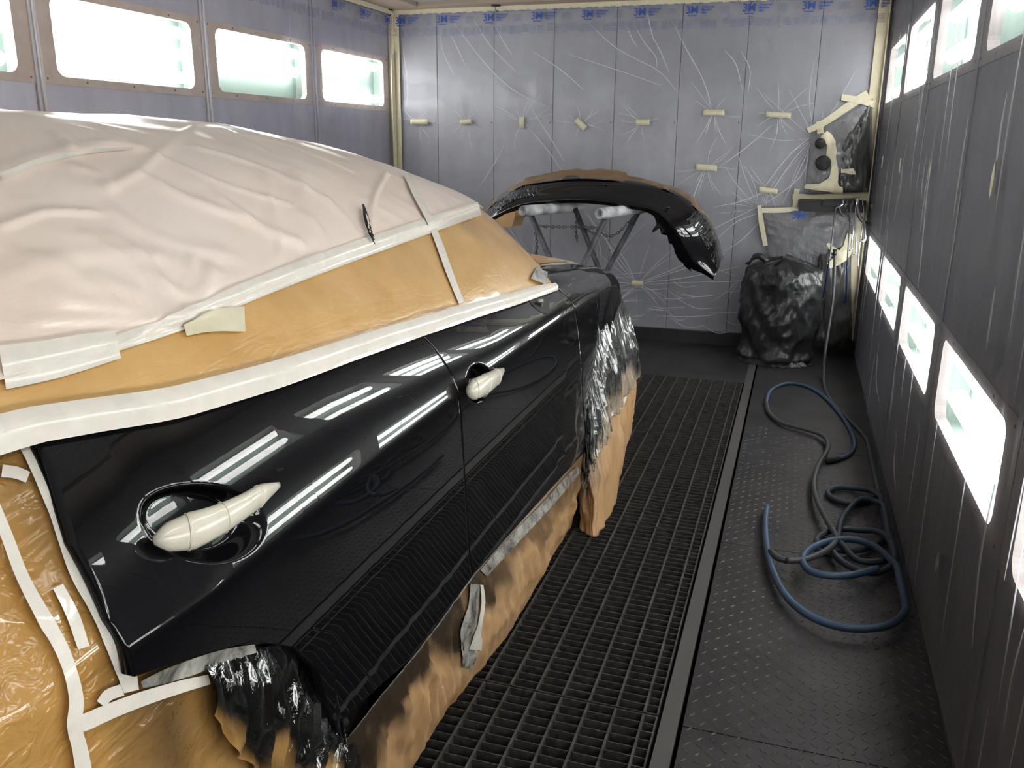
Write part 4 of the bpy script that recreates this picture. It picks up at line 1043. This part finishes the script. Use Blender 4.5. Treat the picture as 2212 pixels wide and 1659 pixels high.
tape_on(DB, [(1745, 282), (1780, 265), (1820, 238), (1850, 218), (1876, 204)], [12, 14, 16, 18, 20], 'tape', .006, parent=dv)
tape_on(DB, [(1818, 210), (1850, 216), (1890, 226)], [13, 15, 16], 'tape', .008, parent=dv)
tape_on(DB, [(1770, 262), (1774, 290)], 14, 'tape', .009, parent=dv)
tape_on(DB, [(1780, 290), (1795, 310), (1796, 340), (1803, 360), (1800, 385), (1792, 412)], [20, 22, 20, 12, 20, 62], 'tape', .010, parent=dv, rows=6, lab='cream tape spreading towards the base')
tape_on(DB, [(1740, 402), (1790, 404), (1822, 408)], [10, 14, 10], 'tape', .012, parent=dv)
tape_on(DB, [(1712, 425), (1770, 424), (1830, 421), (1878, 420)], [12, 13, 14, 13], 'tape', .008, parent=dv)
tape_on(DB, [(1722, 408), (1719, 430), (1717, 450)], [12, 11, 10], 'tape', .009, parent=dv)
tape_on(DB, [(1815, 369), (1845, 370)], 11, 'tape', .014, parent=dv)
for a, b, r in ((1778, 352, .050), (1772, 310, .035)):
    p = at(a, b, 1, yw - .085); v, f = lathe([(0, -.012), (r * .8, -.012), (r, 0), (r, .04)], 24, 'y'); o = obj('dark_gauge', v, f, M['hole'], dv, loc=p)
lo_ = thing('plastic_sheet', 'clear printed plastic sheet taped below the hook rail, behind the drum', 'plastic sheet')
px_sheet('sheet', [(1646, 452), (1850, 452), (1836, 600), (1660, 560)], yw, .04, M['grayplastic'], lo_, 40, .012, 11)
px_sheet('sheet', [(1770, 540), (1838, 520), (1840, 752), (1745, 750)], yw - .02, .05, M['darkplastic'], lo_, 34, .012, 21)
tape_on([plane_b], [(1640, 443), (1645, 480), (1654, 530)], [8, 11, 10], 'tape', .02, parent=lo_)
tape_on([plane_b], [(1646, 454), (1700, 453), (1790, 447)], [10, 11, 8], 'tape', .024, parent=lo_)
lg = text_mesh('3M', .072, M['ink'], 0, .0011)
o = link('logo', lg, None, lo_); p = at(1710, 472, 1, yw - .07); o.matrix_world = Matrix.Translation(p) @ RX
tp = [bvh for bvh in (BVHTree.FromPolygons([Vector(v.co) for v in o.data.vertices], [tuple(p.vertices) for p in o.data.polygons]) for o in lo_.children if o.name.startswith('sheet'))]
tape_on(tp, [(1790, 575), (1812, 560), (1828, 540), (1835, 505)], [14, 22, 24, 10], 'tape', .008, parent=lo_, rows=4)
tape_on(tp, [(1788, 525), (1800, 540), (1812, 548)], [8, 14, 12], 'tape', .010, parent=lo_)

rl = thing('hook_rail', 'dark metal rail on the back wall carrying bent hooks', 'rail', at(1800, 443, 1, 6.44))
a, b = at(1727, 432, 1, 6.44), at(1868, 432, 1, 6.44); c0 = at(1800, 443, 1, 6.44)
M['darkrail'] = mat('dark_rail', (.03, .028, .03), .45, .4)
MB().box(a[0] - c0[0], b[0] - c0[0] + .01, -.03, .045, -.045, .035).build('rail_body', M['darkrail'], rl, bevel=.004)
MB().box(a[0] - c0[0] + .15, a[0] - c0[0] + .30, -.045, -.03, -.01, .03).build('rail_plate', M['darkrail'], rl, bevel=.003)
v, f = tube(catmull([(.16, -.02, -.05), (.20, -.03, -.10), (.27, -.04, -.13), (.29, -.03, -.15)], 5), .012, 8); obj('rail_brace', v, f, M['darkrail'], rl)
o = tape_on([plane_b], [(1884, 440), (1889, 455), (1889, 470)], [12, 10, 5], 'tapewhite', .06, parent=None, name='tape_patch'); tag(o, 'small white tape flap at the right end of the hook rail', 'tape')
M['steel'] = mat('bright_steel', (.62, .62, .64), .25, 1); M['steelblue'] = mat('blue_sprayed_steel', (.012, .03, .12), .3, .6); M['steeldark'] = mat('sprayed_dark_steel', (.12, .12, .13), .35, .8)
HK = [([(1812, 446), (1806, 450), (1803, 470), (1797, 520), (1790, 570)], 'steeldark', [(1790, 570), (1785, 605), (1778, 640), (1772, 648), (1769, 642)], 'long straight hook with blue lower end, leftmost on the rail'),
      ([(1822, 440), (1815, 446), (1816, 458), (1824, 466)], 'steel', None, 'small curled white hook at the rail, second from left'),
      ([(1842, 440), (1838, 446), (1835, 500), (1830, 570)], 'steeldark', [(1830, 570), (1828, 630), (1828, 648), (1824, 655), (1820, 650)], 'longest dark hook with blue tip reaching lowest below the rail'),
      ([(1850, 438), (1848, 450), (1848, 500), (1849, 544), (1846, 549), (1841, 546)], 'steel', None, 'bright straight hook just right of the longest dark hook'),
      ([(1836, 478), (1843, 495), (1839, 530), (1841, 536), (1836, 541), (1831, 539)], 'steel', None, 'short bright hook hanging crossed in front of the longest hook'),
      ([(1853, 436), (1851, 446), (1858, 468), (1867, 480), (1869, 510), (1866, 520), (1860, 520)], 'steel', None, 'thick white hook with rounded end, near the right end of rail'),
      ([(1864, 440), (1866, 460), (1862, 500), (1857, 530), (1854, 560), (1853, 578)], 'steel', None, 'thin bright rod hook hanging rightmost on the rail'),
      ([(1830, 440), (1826, 444), (1831, 460), (1833, 478)], 'steeldark', None, 'short dark curved hook in the middle of the rail')]
for i, (pts, mm, ext, lab) in enumerate(HK):
    y = 6.385 - .006 * (i % 3); P = catmull([at(a, b, 1, y) for a, b in pts], 6); c = P[0]
    t = thing('wire_hook', lab, 'hook', c, 'wire hooks on the rail')
    loop = [c + np.array([0, .0, 0]), c + np.array([-.004, .02, .022]), c + np.array([-.006, .05, .018])]
    rr3 = .010 if i == 5 else .0055
    v, f = tube([np.array(p) - c for p in catmull(loop[::-1], 4)[:-1] + P], rr3, 8); obj('hook_rod', v, f, M[mm], t)
    if ext:
        P = catmull([at(a, b, 1, y) for a, b in ext], 6); v, f = tube([np.array(p) - c for p in P], rr3 * 1.1, 8); o = obj('hook_end', v, f, M['steelblue'], t); o['label'] = 'blue coated end'

# ------------------------------------------------------------------ hoses
def hosemat(name, c, rough=.5):
    m = mat(name, c, rough); base(m, ramp(m, noise(m, 3, 3), [(.35, tuple(x * .6 for x in c)), (.65, c)])); return m
M['hose_blue'] = hosemat('blue_rubber_hose', (.042, .09, .165)); M['hose_grey'] = hosemat('grey_rubber_hose', (.06, .068, .073))
M['hose_mid'] = hosemat('blue_grey_rubber_hose', (.028, .045, .075))
def ground(pts, z0, z1, r):
    n = len(pts); return [floor_at(a, b, r + z0 + (z1 - z0) * i / (n - 1)) for i, (a, b) in enumerate(pts)]
def floor_hose(par, name, pts, r, m, z0=0, z1=0, pre=()):
    P = catmull(list(pre) + ground(pts, z0, z1, r), 7)
    for i, p in enumerate(P):      # lift where the hose crosses itself
        for j in range(i - 14):
            if abs(P[j][0] - p[0]) < 2 * r and abs(P[j][1] - p[1]) < 2 * r and abs(P[j][2] - p[2]) < 2 * r: P[i][2] = P[j][2] + 2.05 * r
    Zs_ = [p[2] for p in P]
    for i in range(len(P)): P[i][2] = max(P[i][2], max(Zs_[max(0, i - 3):i + 4]) * .85)
    Zs_ = [p[2] for p in P]
    for i in range(2, len(P) - 2): P[i][2] = float(np.mean(Zs_[i - 2:i + 3]))
    for p in P:
        if p[2] < .3: p[0] = min(p[0], XR - .032 - r)
    v, f = tube(P, r, 10); return obj(name, v, f, M[m], par), P
h1 = thing('air_hose', 'blue grey air hose coming down the wall and coiled on checker plates', 'hose')
pre = [at(1803, 548, 1, 6.30), at(1803, 575, 1, 6.28), at(1800, 640, 1, 6.22), at(1792, 700, 1, 6.1), at(1783, 760, 1, 5.85)]
_, Pa = floor_hose(h1, 'hose_run', [(1778, 815), (1784, 845), (1800, 872), (1830, 903), (1862, 935), (1884, 968), (1900, 1010), (1908, 1045), (1903, 1065)], .0095, 'hose_grey', 0, 0, pre)
_, Pb = floor_hose(h1, 'hose_coil', [(1903, 1065), (1885, 1078), (1850, 1087), (1812, 1083), (1789, 1068), (1798, 1056), (1835, 1054), (1880, 1068), (1910, 1090), (1920, 1120), (1908, 1160), (1880, 1182), (1835, 1190), (1790, 1184), (1764, 1168), (1785, 1150), (1830, 1143), (1880, 1152), (1918, 1172), (1928, 1195), (1905, 1212), (1862, 1212), (1830, 1196), (1812, 1175),
      (1814, 1140), (1830, 1105), (1855, 1084), (1890, 1086), (1925, 1110), (1948, 1150), (1946, 1190), (1925, 1222), (1890, 1238), (1850, 1230), (1815, 1210), (1798, 1190)], .0115, 'hose_mid', .0, .02)
v, f = lathe([(.0, -.02), (.014, -.02), (.014, .02), (.0, .02)], 12); obj('wall_coupling', v, f, M['darkrail'], h1, loc=at(1803, 545, 1, 6.30))
h2 = thing('air_hose', 'bright blue air hose with an open end looping over the checker plates', 'hose')
_, Pc = floor_hose(h2, 'hose_run', [(1657, 1094), (1653, 1135), (1658, 1190), (1672, 1240), (1700, 1290), (1745, 1328), (1805, 1352), (1865, 1358), (1920, 1350), (1952, 1325), (1962, 1285), (1950, 1240), (1920, 1205), (1885, 1178), (1845, 1166), (1800, 1167), (1755, 1182), (1734, 1205), (1745, 1230), (1785, 1243), (1840, 1242), (1895, 1228)], .0125, 'hose_blue', .012, .045)
v, f = lathe([(.0125, 0), (.0085, .001), (.008, -.03), (0, -.03)], 14); 
h3 = thing('air_hose', 'thin grey hose with blue loop and black nozzle beside the right wall', 'hose')
_, Pd = floor_hose(h3, 'hose_run', [(1700, 1211), (1740, 1208), (1780, 1192), (1803, 1172), (1806, 1158), (1790, 1130), (1768, 1088), (1758, 1045), (1768, 1005), (1786, 975), (1788, 955), (1772, 938), (1735, 926), (1690, 914), (1662, 892), (1655, 870)], .0110, 'hose_grey', .045, .0)
_, Pe = floor_hose(h3, 'hose_loop', [(1655, 870), (1664, 845), (1695, 829), (1735, 832), (1775, 852), (1812, 890), (1838, 930), (1846, 962), (1834, 982), (1812, 991)], .0100, 'hose_blue')
_, Pf = floor_hose(h3, 'hose_tail', [(1700, 1211), (1680, 1205), (1664, 1190)], .0110, 'hose_grey', .03, .03)
p, q = floor_at(1812, 991, .011), floor_at(1786, 997, .012); v, f = tube([p, p + (q - p) * .5, q], [.0125, .013, .012], 12); obj('nozzle', v, f, M['rubber'], h3)['label'] = 'black nozzle'
v, f = tube([q, q + (q - p) * .02], [.008, .008], 10); obj('nozzle_mouth', v, f, M['hole'], h3)

# ------------------------------------------------------------------ ceiling fittings
for (a, b, lab) in ((1071, 6, 'small steel hook on the ceiling edge above the back wall'), (838, 13, 'small dark fitting on the ceiling by the left back corner')):
    p = at(a, b, 2, ZC); p[1] = min(p[1], YB - .07); t = thing('ceiling_hook', lab, 'hook', (at(a, b, 1, YB - .08)[0], YB - .08, ZC), None)
    v, f = lathe([(0, 0), (.035, 0), (.035, -.008), (0, -.008)], 16); obj('hook_plate', v, f, M['darkrail'], t)
    v, f = tube(catmull([(0, 0, -.005), (0, 0, -.03), (.012, 0, -.045), (.02, 0, -.035)], 5), .004, 6); obj('hook_wire', v, f, M['steeldark'], t)
